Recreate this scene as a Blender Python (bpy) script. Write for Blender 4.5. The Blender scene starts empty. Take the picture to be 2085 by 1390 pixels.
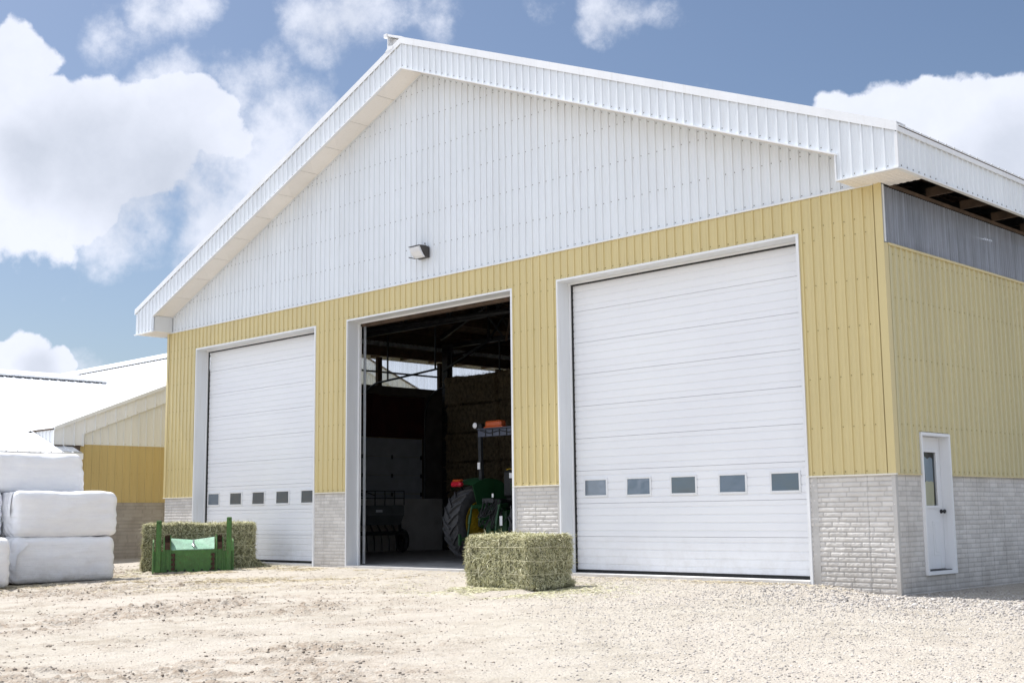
import bpy, math, random
import numpy as np
from mathutils import Vector, Matrix
random.seed(7); rng = np.random.default_rng(11)
scene = bpy.context.scene
col = scene.collection
R = math.radians

# ------------------------------------------------------------------ measurements of the place (metres)
ZT, ZO, ZW = 5.913, 5.340, 1.574          # white/yellow line, door head, top of concrete
L0 = -20.645                              # left corner of the barn front (right corner is x = 0)
OPEN = [(-19.22, -14.12), (-12.916, -7.791), (-6.574, -1.439)]   # the three door openings
PX, ZPEAK, OV, EAVE = -10.39, 10.992, -0.59, 0.61
ZRF, ZRB = 6.554, 5.908
SL = (ZPEAK-ZRF)/(EAVE-PX)
FD = 0.627                                # depth of the rake fascia
KR, KL, EL = -0.367, -20.452, -21.39
REV = 0.335
PITCH = 0.1777
DEPTH = 24.0
ZC = 4.973
SUN = Vector((-0.52, -0.072, 0.85)).normalized()

def ground_z(x, y):
    x = np.asarray(x, float); y = np.asarray(y, float)
    z = -0.045 - 0.030*np.clip(-y, 0, 11)
    s = np.clip((x+1.45)/1.5, 0, 1); s = s*s*(3-2*s)
    near = np.clip(1-(-y)/5.0, 0, 1)
    z = z - 0.135*s*near
    return z
def gz(x, y): return float(ground_z(x, y))

# ------------------------------------------------------------------ noise in numpy
def _h(ix, iy, iz, s):
    n = (ix*374761393 + iy*668265263 + iz*2147483647 + s*974634777) & 0xffffffff
    n = ((n ^ (n >> 13))*1274126177) & 0xffffffff
    n = (n ^ (n >> 16)) & 0xffffff
    return n/float(0xffffff)
def vnoise(x, y, z=0.0, s=0):
    x, y, z = np.broadcast_arrays(np.asarray(x, float), np.asarray(y, float), np.asarray(z, float))
    ix, iy, iz = (np.floor(a).astype(np.int64) for a in (x, y, z))
    fx, fy, fz = x-ix, y-iy, z-iz
    fx, fy, fz = (a*a*(3-2*a) for a in (fx, fy, fz))
    r = 0
    for a in (0, 1):
        for b in (0, 1):
            for c in (0, 1):
                w = (fx if a else 1-fx)*(fy if b else 1-fy)*(fz if c else 1-fz)
                r = r + w*_h(ix+a, iy+b, iz+c, s)
    return r
def fbm(x, y, z=0.0, s=0, o=4):
    r, a, t = 0, 0.5, 0
    x = np.asarray(x, float); y = np.asarray(y, float); z = np.asarray(z, float)
    for i in range(o):
        r = r + a*vnoise(x, y, z, s+i*17); t += a
        x, y, z, a = x*2.03+3.1, y*2.03+1.7, z*2.03+5.2, a*0.5
    return r/t

# ------------------------------------------------------------------ objects
def tag(o, label=None, cat=None, group=None, kind=None):
    if label: o['label'] = label
    if cat: o['category'] = cat
    if group: o['group'] = group
    if kind: o['kind'] = kind
    return o
def empty(name, loc=(0, 0, 0), rz=0, **k):
    o = bpy.data.objects.new(name, None); col.objects.link(o)
    o.location = loc; o.rotation_euler = (0, 0, rz); o.empty_display_size = 0.2
    return tag(o, **k)
def link(name, me, mats, parent=None, smooth=False):
    for m in (mats if isinstance(mats, (list, tuple)) else [mats]): me.materials.append(m)
    o = bpy.data.objects.new(name, me); col.objects.link(o)
    if parent: o.parent = parent
    if smooth: me.polygons.foreach_set('use_smooth', np.ones(len(me.polygons), bool)); me.update()
    return o
class MB:
    def __init__(s): s.v = []; s.f = []; s.m = []
    def face(s, pts, m=0):
        n = len(s.v); s.v += [tuple(p) for p in pts]; s.f.append(tuple(range(n, n+len(pts)))); s.m.append(m)
    def mesh(s, vs, fs, m=0):
        n = len(s.v); s.v += [tuple(p) for p in vs]
        for f in fs: s.f.append(tuple(n+i for i in f)); s.m.append(m)
    def box(s, x0, x1, y0, y1, z0, z1, m=0, M=None, b=0.0):
        x0, x1 = min(x0, x1), max(x0, x1); y0, y1 = min(y0, y1), max(y0, y1); z0, z1 = min(z0, z1), max(z0, z1)
        if b <= 0:
            vs = [(x, y, z) for x in (x0, x1) for y in (y0, y1) for z in (z0, z1)]
            fs = [(0, 1, 3, 2), (4, 6, 7, 5), (0, 4, 5, 1), (2, 3, 7, 6), (0, 2, 6, 4), (1, 5, 7, 3)]
        else:
            vs, fs = bevel_box(x0, x1, y0, y1, z0, z1, b)
        if M is not None: vs = [M @ Vector(v) for v in vs]
        s.mesh(vs, fs, m)
    def bar(s, p0, p1, w, h=None, m=0, up=(0, 0, 1)):
        h = h or w; p0 = Vector(p0); p1 = Vector(p1); d = p1-p0; L = d.length; d.normalize()
        u = Vector(up)
        if abs(d.dot(u)) > 0.98: u = Vector((0, 1, 0))
        sd = d.cross(u).normalized(); u = sd.cross(d)
        M = Matrix((sd, d, u)).transposed().to_4x4(); M.translation = p0
        s.box(-w/2, w/2, 0, L, -h/2, h/2, m, M)
    def cyl(s, p0, p1, r0, r1=None, n=12, m=0, caps=True):
        r1 = r0 if r1 is None else r1; p0 = Vector(p0); p1 = Vector(p1); d = (p1-p0).normalized()
        a = d.orthogonal().normalized(); b = d.cross(a); vs = []
        for p, r in ((p0, r0), (p1, r1)):
            for i in range(n):
                t = 2*math.pi*i/n; vs.append(p + a*math.cos(t)*r + b*math.sin(t)*r)
        fs = [(i, (i+1) % n, n+(i+1) % n, n+i) for i in range(n)]
        if caps: fs += [tuple(range(n-1, -1, -1)), tuple(range(n, 2*n))]
        s.mesh(vs, fs, m)
    def tube(s, pts, r, n=8, m=0):
        pts = [Vector(p) for p in pts]; vs = []; prev = None
        for i, p in enumerate(pts):
            d = (pts[min(i+1, len(pts)-1)]-pts[max(i-1, 0)]).normalized()
            if prev is None: a = d.orthogonal().normalized()
            else: a = (prev - d*prev.dot(d)).normalized()
            prev = a; b = d.cross(a)
            for k in range(n):
                t = 2*math.pi*k/n; vs.append(p+a*math.cos(t)*r+b*math.sin(t)*r)
        fs = []
        for i in range(len(pts)-1):
            for k in range(n): fs.append((i*n+k, i*n+(k+1) % n, (i+1)*n+(k+1) % n, (i+1)*n+k))
        fs += [tuple(range(n-1, -1, -1)), tuple(range((len(pts)-1)*n, len(pts)*n))]
        s.mesh(vs, fs, m)
    def lathe(s, prof, axis_p, axis_d, n=32, m=0, mat_fn=None):
        p0 = Vector(axis_p); d = Vector(axis_d).normalized(); a = d.orthogonal().normalized(); b = d.cross(a); vs = []
        for (t, r) in prof:
            for k in range(n):
                q = 2*math.pi*k/n; vs.append(p0+d*t+(a*math.cos(q)+b*math.sin(q))*r)
        fs = []
        for i in range(len(prof)-1):
            for k in range(n): fs.append((i*n+k, i*n+(k+1) % n, (i+1)*n+(k+1) % n, (i+1)*n+k))
        s.mesh(vs, fs, m)
    def prism(s, poly, d0, d1, plane='xz', m=0):
        # poly in (x,z) extruded along y, or (y,z) extruded along x
        def P(a, b, t): return (a, t, b) if plane == 'xz' else ((t, a, b) if plane == 'yz' else (a, b, t))
        n = len(poly); vs = [P(a, b, d0) for a, b in poly]+[P(a, b, d1) for a, b in poly]
        fs = [tuple(range(n)), tuple(range(2*n-1, n-1, -1))]+[(i, (i+1) % n, n+(i+1) % n, n+i) for i in range(n)]
        s.mesh(vs, fs, m)
    def flush(s, name, mats, parent=None, **k):
        if s.f: s.build(name, mats, parent, **k)
        s.v = []; s.f = []; s.m = []
    def build(s, name, mats, parent=None, smooth=False, angle=None):
        me = bpy.data.meshes.new(name); me.from_pydata(s.v, [], s.f)
        me.polygons.foreach_set('material_index', s.m); me.update()
        o = link(name, me, mats, parent, smooth)
        if angle is not None:
            me.polygons.foreach_set('use_smooth', np.ones(len(me.polygons), bool))
            try: me.set_sharp_from_angle(angle=R(angle))
            except Exception: pass
        return o
def bevel_box(x0, x1, y0, y1, z0, z1, b):
    c = []; idx = {}
    b = min(b, (x1-x0)/2.01, (y1-y0)/2.01, (z1-z0)/2.01)
    X = ((x0, x0+b), (x1, x1-b)); Y = ((y0, y0+b), (y1, y1-b)); Z = ((z0, z0+b), (z1, z1-b)); vs = []
    for i in (0, 1):
        for j in (0, 1):
            for k in (0, 1):
                for a in range(3):
                    idx[(i, j, k, a)] = len(vs)
                    vs.append((X[i][0 if a == 0 else 1], Y[j][0 if a == 1 else 1], Z[k][0 if a == 2 else 1]))
    fs = []
    for s_ in (0, 1):
        fs.append([idx[(s_, 0, 0, 0)], idx[(s_, 1, 0, 0)], idx[(s_, 1, 1, 0)], idx[(s_, 0, 1, 0)]])
        fs.append([idx[(0, s_, 0, 1)], idx[(1, s_, 0, 1)], idx[(1, s_, 1, 1)], idx[(0, s_, 1, 1)]])
        fs.append([idx[(0, 0, s_, 2)], idx[(1, 0, s_, 2)], idx[(1, 1, s_, 2)], idx[(0, 1, s_, 2)]])
        for t in (0, 1):
            fs.append([idx[(s_, t, 0, 0)], idx[(s_, t, 1, 0)], idx[(s_, t, 1, 1)], idx[(s_, t, 0, 1)]])
            fs.append([idx[(s_, 0, t, 0)], idx[(s_, 1, t, 0)], idx[(s_, 1, t, 2)], idx[(s_, 0, t, 2)]])
            fs.append([idx[(0, s_, t, 1)], idx[(1, s_, t, 1)], idx[(1, s_, t, 2)], idx[(0, s_, t, 2)]])
            for u in (0, 1): fs.append([idx[(s_, t, u, 0)], idx[(s_, t, u, 1)], idx[(s_, t, u, 2)]])
    return vs, fs
def np_mesh(name, V, F, mats, parent=None, smooth=False, mi=None):
    # V (n,3), F (m,k) with a constant k
    me = bpy.data.meshes.new(name); k = F.shape[1]
    me.vertices.add(len(V)); me.vertices.foreach_set('co', np.ascontiguousarray(V, dtype=np.float32).ravel())
    me.loops.add(F.size); me.loops.foreach_set('vertex_index', np.ascontiguousarray(F, dtype=np.int32).ravel())
    me.polygons.add(len(F)); me.polygons.foreach_set('loop_start', np.arange(0, F.size, k, dtype=np.int32))
    if mi is not None: me.polygons.foreach_set('material_index', np.asarray(mi, dtype=np.int32))
    me.update(calc_edges=True); me.validate()
    return link(name, me, mats, parent, smooth)
def grid_faces(nu, nv, off=0):
    i = np.arange(nu-1)[:, None]*nv+np.arange(nv-1)[None, :]
    return (np.stack([i, i+nv, i+nv+1, i+1], -1).reshape(-1, 4)+off)

# ------------------------------------------------------------------ materials
def mat(name): 
    m = bpy.data.materials.new(name); m.use_nodes = True; nt = m.node_tree
    return m, nt, nt.nodes['Principled BSDF']
def nd(nt, t, **k):
    n = nt.nodes.new(t)
    for a, b in k.items():
        if a.startswith('i_'):
            key = a[2:]; key = int(key) if key.isdigit() else key.replace('_', ' ')
            n.inputs[key].default_value = b
        else: setattr(n, a, b)
    return n
def mixc(nt, fac, a, b, blend='MIX'):
    n = nt.nodes.new('ShaderNodeMix'); n.data_type = 'RGBA'; n.blend_type = blend
    for sock, v in ((0, fac), (6, a), (7, b)):
        if hasattr(v, 'links') or hasattr(v, 'is_linked'): nt.links.new(v, n.inputs[sock])
        elif sock == 0: n.inputs[0].default_value = v
        else: n.inputs[sock].default_value = (*v, 1) if len(v) == 3 else v
    return n.outputs[2]
def coord(nt, scale=(1, 1, 1), gen='Object'):
    t = nd(nt, 'ShaderNodeTexCoord'); mp = nd(nt, 'ShaderNodeMapping'); mp.inputs['Scale'].default_value = scale
    nt.links.new(t.outputs[gen], mp.inputs[0]); return mp.outputs[0]
def noise(nt, vec, scale, detail=4, rough=0.55):
    n = nd(nt, 'ShaderNodeTexNoise'); n.inputs['Scale'].default_value = scale; n.inputs['Detail'].default_value = detail
    n.inputs['Roughness'].default_value = rough; nt.links.new(vec, n.inputs['Vector']); return n.outputs[0]
def ramp(nt, fac, stops):
    r = nd(nt, 'ShaderNodeValToRGB'); e = r.color_ramp.elements
    while len(e) < len(stops): e.new(0.5)
    for i, (p, c) in enumerate(stops): e[i].position = p; e[i].color = (*c, 1) if len(c) == 3 else c
    nt.links.new(fac, r.inputs[0]); return r.outputs[0]
def bump(nt, h, strength, dist, bs):
    b = nd(nt, 'ShaderNodeBump'); b.inputs['Strength'].default_value = strength; b.inputs['Distance'].default_value = dist
    nt.links.new(h, b.inputs['Height']); nt.links.new(b.outputs[0], bs.inputs['Normal'])
def simple(name, c, rough=0.5, metal=0.0, var=0.0, vs=3.0, bumpy=0.0, bscale=40, spec=0.5):
    m, nt, bs = mat(name); bs.inputs['Roughness'].default_value = rough; bs.inputs['Metallic'].default_value = metal
    bs.inputs['Specular IOR Level'].default_value = spec
    v = coord(nt)
    if var > 0:
        n = noise(nt, v, vs, 5)
        f = ramp(nt, n, [(0.3, tuple(max(0, x*(1-var)) for x in c)), (0.7, tuple(min(1, x*(1+var)) for x in c))])
        nt.links.new(f, bs.inputs['Base Color'])
    else: bs.inputs['Base Color'].default_value = (*c, 1)
    if bumpy > 0: bump(nt, noise(nt, v, bscale, 6), bumpy, 0.01, bs)
    return m
def painted_steel(name, c, rough=0.32, dirt=0.06, dirtc=(0.4, 0.33, 0.22), base_z=0.0):
    m, nt, bs = mat(name); bs.inputs['Roughness'].default_value = rough; bs.inputs['Specular IOR Level'].default_value = 0.4
    v = coord(nt, (1.5, 1.5, 0.35)); n = noise(nt, v, 1.6, 6, 0.6)
    a = ramp(nt, n, [(0.3, tuple(x*(1-dirt) for x in c)), (0.68, tuple(min(1, x*(1+dirt*0.5)) for x in c))])
    v2 = coord(nt, (9, 9, 0.5)); n2 = noise(nt, v2, 2.2, 5, 0.65)
    f = ramp(nt, n2, [(0.55, (0, 0, 0)), (0.85, (0.22, 0.22, 0.22))])
    nt.links.new(mixc(nt, f, a, dirtc), bs.inputs['Base Color'])
    v3 = coord(nt, (0.9, 0.9, 0.25)); bump(nt, noise(nt, v3, 1.3, 3), 0.28, 0.03, bs)
    # every sheet of steel has a slightly different tone
    v4 = coord(nt); sp = nd(nt, 'ShaderNodeSeparateXYZ'); nt.links.new(v4, sp.inputs[0])
    ad = nd(nt, 'ShaderNodeMath', operation='ADD'); nt.links.new(sp.outputs[0], ad.inputs[0]); nt.links.new(sp.outputs[1], ad.inputs[1])
    dv = nd(nt, 'ShaderNodeMath', operation='DIVIDE'); dv.inputs[1].default_value = 0.8885; nt.links.new(ad.outputs[0], dv.inputs[0])
    fl = nd(nt, 'ShaderNodeMath', operation='FLOOR'); nt.links.new(dv.outputs[0], fl.inputs[0])
    wn = nd(nt, 'ShaderNodeTexWhiteNoise'); wn.noise_dimensions = '1D'; nt.links.new(fl.outputs[0], wn.inputs['W'])
    mr = nd(nt, 'ShaderNodeMapRange'); mr.inputs[3].default_value = 0.955; mr.inputs[4].default_value = 1.0; nt.links.new(wn.outputs['Value'], mr.inputs[0])
    prev = bs.inputs['Base Color'].links[0].from_socket; cb = nd(nt, 'ShaderNodeCombineColor')
    for q in range(3): nt.links.new(mr.outputs[0], cb.inputs[q])
    nt.links.new(mixc(nt, 1.0, prev, cb.outputs[0], 'MULTIPLY'), bs.inputs['Base Color'])
    rr = ramp(nt, n, [(0.2, (rough-0.06,)*3), (0.8, (rough+0.12,)*3)]); nt.links.new(rr, bs.inputs['Roughness'])
    return m
M = {}
M['white'] = painted_steel('white_painted_steel', (0.765, 0.80, 0.83), 0.34, 0.04)
M['white_trim'] = painted_steel('white_trim_steel', (0.80, 0.81, 0.82), 0.38, 0.03)
M['grey_trim'] = painted_steel('grey_white_jamb_steel', (0.75, 0.77, 0.79), 0.42, 0.05)
M['yellow'] = painted_steel('yellow_painted_steel', (0.65, 0.54, 0.27), 0.30, 0.05)
M['yellow_side'] = painted_steel('sky_greyed_yellow_steel', (0.585, 0.52, 0.295), 0.24, 0.05)  # same yellow, greyed to carry the blue sky reflection on this side
M['yellow_old'] = painted_steel('weathered_yellow_steel', (0.50, 0.385, 0.165), 0.45, 0.08)
M['soffit'] = painted_steel('cream_soffit_steel', (0.87, 0.83, 0.78), 0.5, 0.03)
M['flash'] = painted_steel('cream_flashing', (0.80, 0.77, 0.68), 0.4, 0.03)
M['roof'] = painted_steel('white_roof_steel', (0.80, 0.81, 0.82), 0.33, 0.05)
M['screw'] = simple('screw_steel', (0.26, 0.25, 0.23), 0.45, 0.6)
M['yscrew'] = simple('yellow_screw', (0.30, 0.24, 0.10), 0.45, 0.2)
M['black'] = simple('black_rubber', (0.012, 0.012, 0.012), 0.6, var=0.2)
M['darksteel'] = simple('dark_steel', (0.045, 0.047, 0.05), 0.5, 0.6, var=0.3, vs=8)
M['galv'] = simple('galvanised_steel', (0.48, 0.50, 0.52), 0.38, 0.8, var=0.12, vs=12)
M['wood'] = simple('brown_timber', (0.085, 0.055, 0.035), 0.85, var=0.4, vs=6, bumpy=0.3)
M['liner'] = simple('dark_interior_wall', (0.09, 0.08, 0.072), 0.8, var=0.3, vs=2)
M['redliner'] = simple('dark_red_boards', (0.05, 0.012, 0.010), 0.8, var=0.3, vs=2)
M['slab'] = simple('concrete_slab', (0.30, 0.29, 0.28), 0.8, var=0.25, vs=2.5, bumpy=0.2, bscale=60)
M['bulb'] = simple('white_lamp_glass', (0.75, 0.76, 0.78), 0.15)
M['red_lens'] = simple('red_plastic_lens', (0.40, 0.015, 0.03), 0.2)
M['orange_lens'] = simple('orange_plastic_lens', (0.42, 0.08, 0.02), 0.22)
M['green_paint'] = painted_steel('green_tractor_paint', (0.012, 0.058, 0.02), 0.4, 0.2, (0.10, 0.08, 0.04))
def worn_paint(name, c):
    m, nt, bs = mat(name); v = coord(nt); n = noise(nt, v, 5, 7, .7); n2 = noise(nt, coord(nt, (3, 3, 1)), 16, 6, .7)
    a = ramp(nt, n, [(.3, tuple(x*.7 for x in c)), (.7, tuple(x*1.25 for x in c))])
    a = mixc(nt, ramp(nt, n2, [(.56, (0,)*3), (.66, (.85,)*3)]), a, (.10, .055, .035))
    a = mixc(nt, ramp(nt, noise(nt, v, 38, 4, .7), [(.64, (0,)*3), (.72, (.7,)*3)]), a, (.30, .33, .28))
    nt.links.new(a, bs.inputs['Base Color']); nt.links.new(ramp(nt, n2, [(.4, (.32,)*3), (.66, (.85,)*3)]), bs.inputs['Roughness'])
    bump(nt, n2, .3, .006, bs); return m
M['rust'] = simple('rusty_steel', (0.07, 0.035, 0.022), 0.85, 0.1, var=0.5, vs=14, bumpy=0.4, bscale=80)
M['worn_green'] = worn_paint('worn_green_paint', (0.052, 0.150, 0.028))
M['yellow_rim'] = simple('yellow_rim_paint', (0.36, 0.24, 0.015), 0.4, var=0.12)
M['tyre'] = simple('tyre_rubber', (0.045, 0.045, 0.047), 0.75, var=0.35, vs=9, bumpy=0.2)
M['twine'] = simple('baling_twine', (0.62, 0.58, 0.40), 0.8)
M['label_red'] = simple('red_sticker', (0.55, 0.03, 0.06), 0.4)
M['label_white'] = simple('white_sticker', (0.75, 0.75, 0.75), 0.4)
M['brown_metal'] = simple('bronze_housing', (0.055, 0.050, 0.046), 0.45, 0.2, var=0.15)
M['pale_reflection'] = simple('pale_yellow_reflection', (0.88, 0.82, 0.58), 0.6)  # colour of a reflection in the side door pane
M['sky_reflection'] = simple('grey_sky_reflection', (0.48, 0.56, 0.64), 0.3)  # colour of the sky reflected in the side door pane

def door_white():
    m, nt, bs = mat('overhead_door_white'); bs.inputs['Roughness'].default_value = 0.42; bs.inputs['Specular IOR Level'].default_value = 0.35
    v = coord(nt, (1.0, 1, 14)); n = noise(nt, v, 6, 6, 0.7)
    v2 = coord(nt, (0.3, 1, 0.6)); n2 = noise(nt, v2, 2, 5)
    c = ramp(nt, n2, [(0.3, (0.80, 0.81, 0.835)), (0.7, (0.84, 0.85, 0.865))])
    v3 = coord(nt, (1.2, 1, 0.4)); n3 = noise(nt, v3, 3, 7, 0.7)
    f = ramp(nt, n3, [(0.6, (0, 0, 0)), (0.9, (0.25, 0.25, 0.25))])
    c = mixc(nt, f, c, (0.6, 0.58, 0.54))
    g = nd(nt, 'ShaderNodeNewGeometry'); sp = nd(nt, 'ShaderNodeSeparateXYZ'); nt.links.new(g.outputs['Position'], sp.inputs[0])
    mr = nd(nt, 'ShaderNodeMapRange'); mr.inputs[1].default_value = 0; mr.inputs[2].default_value = .8; mr.inputs[3].default_value = .42; mr.inputs[4].default_value = 0
    nt.links.new(sp.outputs[2], mr.inputs[0]); mu = nd(nt, 'ShaderNodeMath', operation='MULTIPLY'); nt.links.new(mr.outputs[0], mu.inputs[0])
    nt.links.new(ramp(nt, noise(nt, coord(nt), 5, 8, .72), [(.42, (0,)*3), (.75, (.8,)*3)]), mu.inputs[1])
    nt.links.new(mixc(nt, mu.outputs[0], c, (.46, .41, .35)), bs.inputs['Base Color'])
    bump(nt, n, 0.10, 0.0015, bs); return m
M['door'] = door_white()
def glass_dark():
    m, nt, bs = mat('reflective_window_glass'); bs.inputs['Base Color'].default_value = (0.085, 0.115, 0.15, 1)
    bs.inputs['Roughness'].default_value = 0.03; bs.inputs['IOR'].default_value = 2.2; bs.inputs['Coat Weight'].default_value = 0.6
    v = coord(nt, (1.3, 1, 2)); bump(nt, noise(nt, v, 1.3, 2), 0.32, 0.03, bs); return m
M['glass'] = glass_dark()
def clear_glass():
    m, nt, bs = mat('clear_window_glass'); nt.nodes.remove(bs)
    out = nt.nodes['Material Output']; t = nd(nt, 'ShaderNodeBsdfTransparent'); t.inputs[0].default_value = (0.8, 0.84, 0.85, 1)
    g = nd(nt, 'ShaderNodeBsdfGlossy'); g.inputs['Roughness'].default_value = 0.02
    f = nd(nt, 'ShaderNodeFresnel'); f.inputs[0].default_value = 1.4
    mx = nd(nt, 'ShaderNodeMixShader'); nt.links.new(f.outputs[0], mx.inputs[0]); nt.links.new(t.outputs[0], mx.inputs[1]); nt.links.new(g.outputs[0], mx.inputs[2])
    nt.links.new(mx.outputs[0], out.inputs[0]); return m
M['clear'] = clear_glass()
def polycarb(name, lo, hi, dc):
    m, nt, bs = mat(name); nt.nodes.remove(bs)
    out = nt.nodes['Material Output']; t = nd(nt, 'ShaderNodeBsdfTransparent'); t.inputs[0].default_value = (0.86, 0.91, 0.95, 1)
    d = nd(nt, 'ShaderNodeBsdfDiffuse'); d.inputs[0].default_value = (*dc, 1)
    tr = nd(nt, 'ShaderNodeBsdfTranslucent'); tr.inputs[0].default_value = (0.82, 0.88, 0.93, 1)
    g = nd(nt, 'ShaderNodeBsdfGlossy'); g.inputs['Roughness'].default_value = 0.28
    v = coord(nt, (1, 7, 0.22)); n = noise(nt, v, 2.2, 7, 0.7); fr = ramp(nt, n, [(0.35, (lo,)*3), (0.8, (hi,)*3)])
    a = nd(nt, 'ShaderNodeMixShader'); nt.links.new(fr, a.inputs[0]); nt.links.new(t.outputs[0], a.inputs[1])
    # valleys of the corrugation darkened to paint in the shading of the ribs
    sp = nd(nt, 'ShaderNodeSeparateXYZ'); nt.links.new(coord(nt), sp.inputs[0])
    sn = nd(nt, 'ShaderNodeMath', operation='SINE'); ml = nd(nt, 'ShaderNodeMath', operation='MULTIPLY_ADD'); nt.links.new(sp.outputs[1], ml.inputs[0]); ml.inputs[1].default_value = 6.28319/0.076; ml.inputs[2].default_value = 3.16; nt.links.new(ml.outputs[0], sn.inputs[0])
    cd = mixc(nt, ramp(nt, sn.outputs[0], [(0.0, (0,)*3), (0.75, (1,)*3)]), dc, tuple(x*.38 for x in dc)); nt.links.new(cd, d.inputs[0])
    dt = nd(nt, 'ShaderNodeMixShader', i_0=0.5); nt.links.new(d.outputs[0], dt.inputs[1]); nt.links.new(tr.outputs[0], dt.inputs[2]); nt.links.new(dt.outputs[0], a.inputs[2])
    f = nd(nt, 'ShaderNodeFresnel'); f.inputs[0].default_value = 1.5
    mx = nd(nt, 'ShaderNodeMixShader'); nt.links.new(f.outputs[0], mx.inputs[0]); nt.links.new(a.outputs[0], mx.inputs[1]); nt.links.new(g.outputs[0], mx.inputs[2])
    nt.links.new(mx.outputs[0], out.inputs[0]); return m
M['poly'] = polycarb('weathered_clear_plastic', .45, 1.0, (.78, .84, .98)); M['poly2'] = polycarb('bright_clear_plastic', .10, .45, (.6, .64, .7))
def block_mat(name, c0, c1, stain):
    m, nt, bs = mat(name); bs.inputs['Roughness'].default_value = 0.88; bs.inputs['Specular IOR Level'].default_value = 0.2
    v = coord(nt); n = noise(nt, v, 2.0, 7, 0.65); c = ramp(nt, n, [(0.3, c0), (0.7, c1)])
    v2 = coord(nt, (1, 1, 0.35)); n2 = noise(nt, v2, 3.3, 6, 0.7); f = ramp(nt, n2, [(0.52, (0, 0, 0)), (0.8, (0.55,)*3)])
    c = mixc(nt, f, c, stain)
    # damp, soil-splashed foot of the wall
    g = nd(nt, 'ShaderNodeNewGeometry'); sp = nd(nt, 'ShaderNodeSeparateXYZ'); nt.links.new(g.outputs['Position'], sp.inputs[0])
    mr = nd(nt, 'ShaderNodeMapRange'); mr.inputs[1].default_value = -0.2; mr.inputs[2].default_value = 0.55; mr.inputs[3].default_value = 0.75; mr.inputs[4].default_value = 0.0
    nt.links.new(sp.outputs[2], mr.inputs[0])
    mu = nd(nt, 'ShaderNodeMath', operation='MULTIPLY'); nt.links.new(mr.outputs[0], mu.inputs[0]); nt.links.new(n2, mu.inputs[1])
    c = mixc(nt, mu.outputs[0], c, (0.22, 0.19, 0.155))
    if name != 'smooth_concrete':
        at = nd(nt, 'ShaderNodeAttribute'); at.attribute_name = 'tone'; cb = nd(nt, 'ShaderNodeCombineColor')
        for q in range(3): nt.links.new(at.outputs['Fac'], cb.inputs[q])
        c = mixc(nt, 1.0, c, cb.outputs[0], 'MULTIPLY')
    nt.links.new(c, bs.inputs['Base Color'])
    v3 = coord(nt); bump(nt, noise(nt, v3, 90, 5, 0.7), 0.35, 0.006, bs); return m
M['block'] = block_mat('pale_formed_concrete', (0.56, 0.535, 0.50), (0.69, 0.665, 0.63), (0.42, 0.39, 0.35))
M['block_old'] = block_mat('brown_grey_concrete', (0.30, 0.275, 0.24), (0.38, 0.35, 0.315), (0.24, 0.215, 0.185))
M['smoothcon'] = block_mat('smooth_concrete', (0.48, 0.465, 0.44), (0.58, 0.565, 0.54), (0.40, 0.38, 0.35))

def island_mat(name, stops, rough=0.8, trans=0.0):
    m, nt, bs = mat(name); bs.inputs['Roughness'].default_value = rough; bs.inputs['Specular IOR Level'].default_value = 0.25
    g = nd(nt, 'ShaderNodeNewGeometry'); c = ramp(nt, g.outputs['Random Per Island'], stops)
    nt.links.new(c, bs.inputs['Base Color']); return m
M['hay'] = island_mat('green_hay_blades', [(0.0, (0.25, 0.245, 0.12)), (0.35, (0.44, 0.425, 0.24)), (0.7, (0.60, 0.575, 0.37)), (1.0, (0.78, 0.74, 0.53))])
M['haybody'] = simple('packed_hay', (0.13, 0.125, 0.065), 0.95, var=0.6, vs=22, bumpy=1.0, bscale=60)
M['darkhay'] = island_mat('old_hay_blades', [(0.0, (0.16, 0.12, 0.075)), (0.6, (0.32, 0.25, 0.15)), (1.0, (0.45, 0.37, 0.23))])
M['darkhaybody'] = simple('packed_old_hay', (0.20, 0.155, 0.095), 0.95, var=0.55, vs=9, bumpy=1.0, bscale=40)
M['straw'] = island_mat('straw_bits', [(0.0, (0.38, 0.31, 0.19)), (0.5, (0.50, 0.43, 0.29)), (1.0, (0.62, 0.55, 0.40))])
M['stone'] = island_mat('gravel_stone', [(0.0, (0.15, 0.135, 0.13)), (0.08, (0.29, 0.265, 0.24)), (0.6, (0.39, 0.36, 0.33)), (1.0, (0.52, 0.49, 0.455))], 0.85)
M['clod'] = island_mat('earth_clod', [(0.0, (0.20, 0.165, 0.132)), (0.5, (0.31, 0.265, 0.22)), (1.0, (0.41, 0.37, 0.32))], 0.95)

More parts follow.
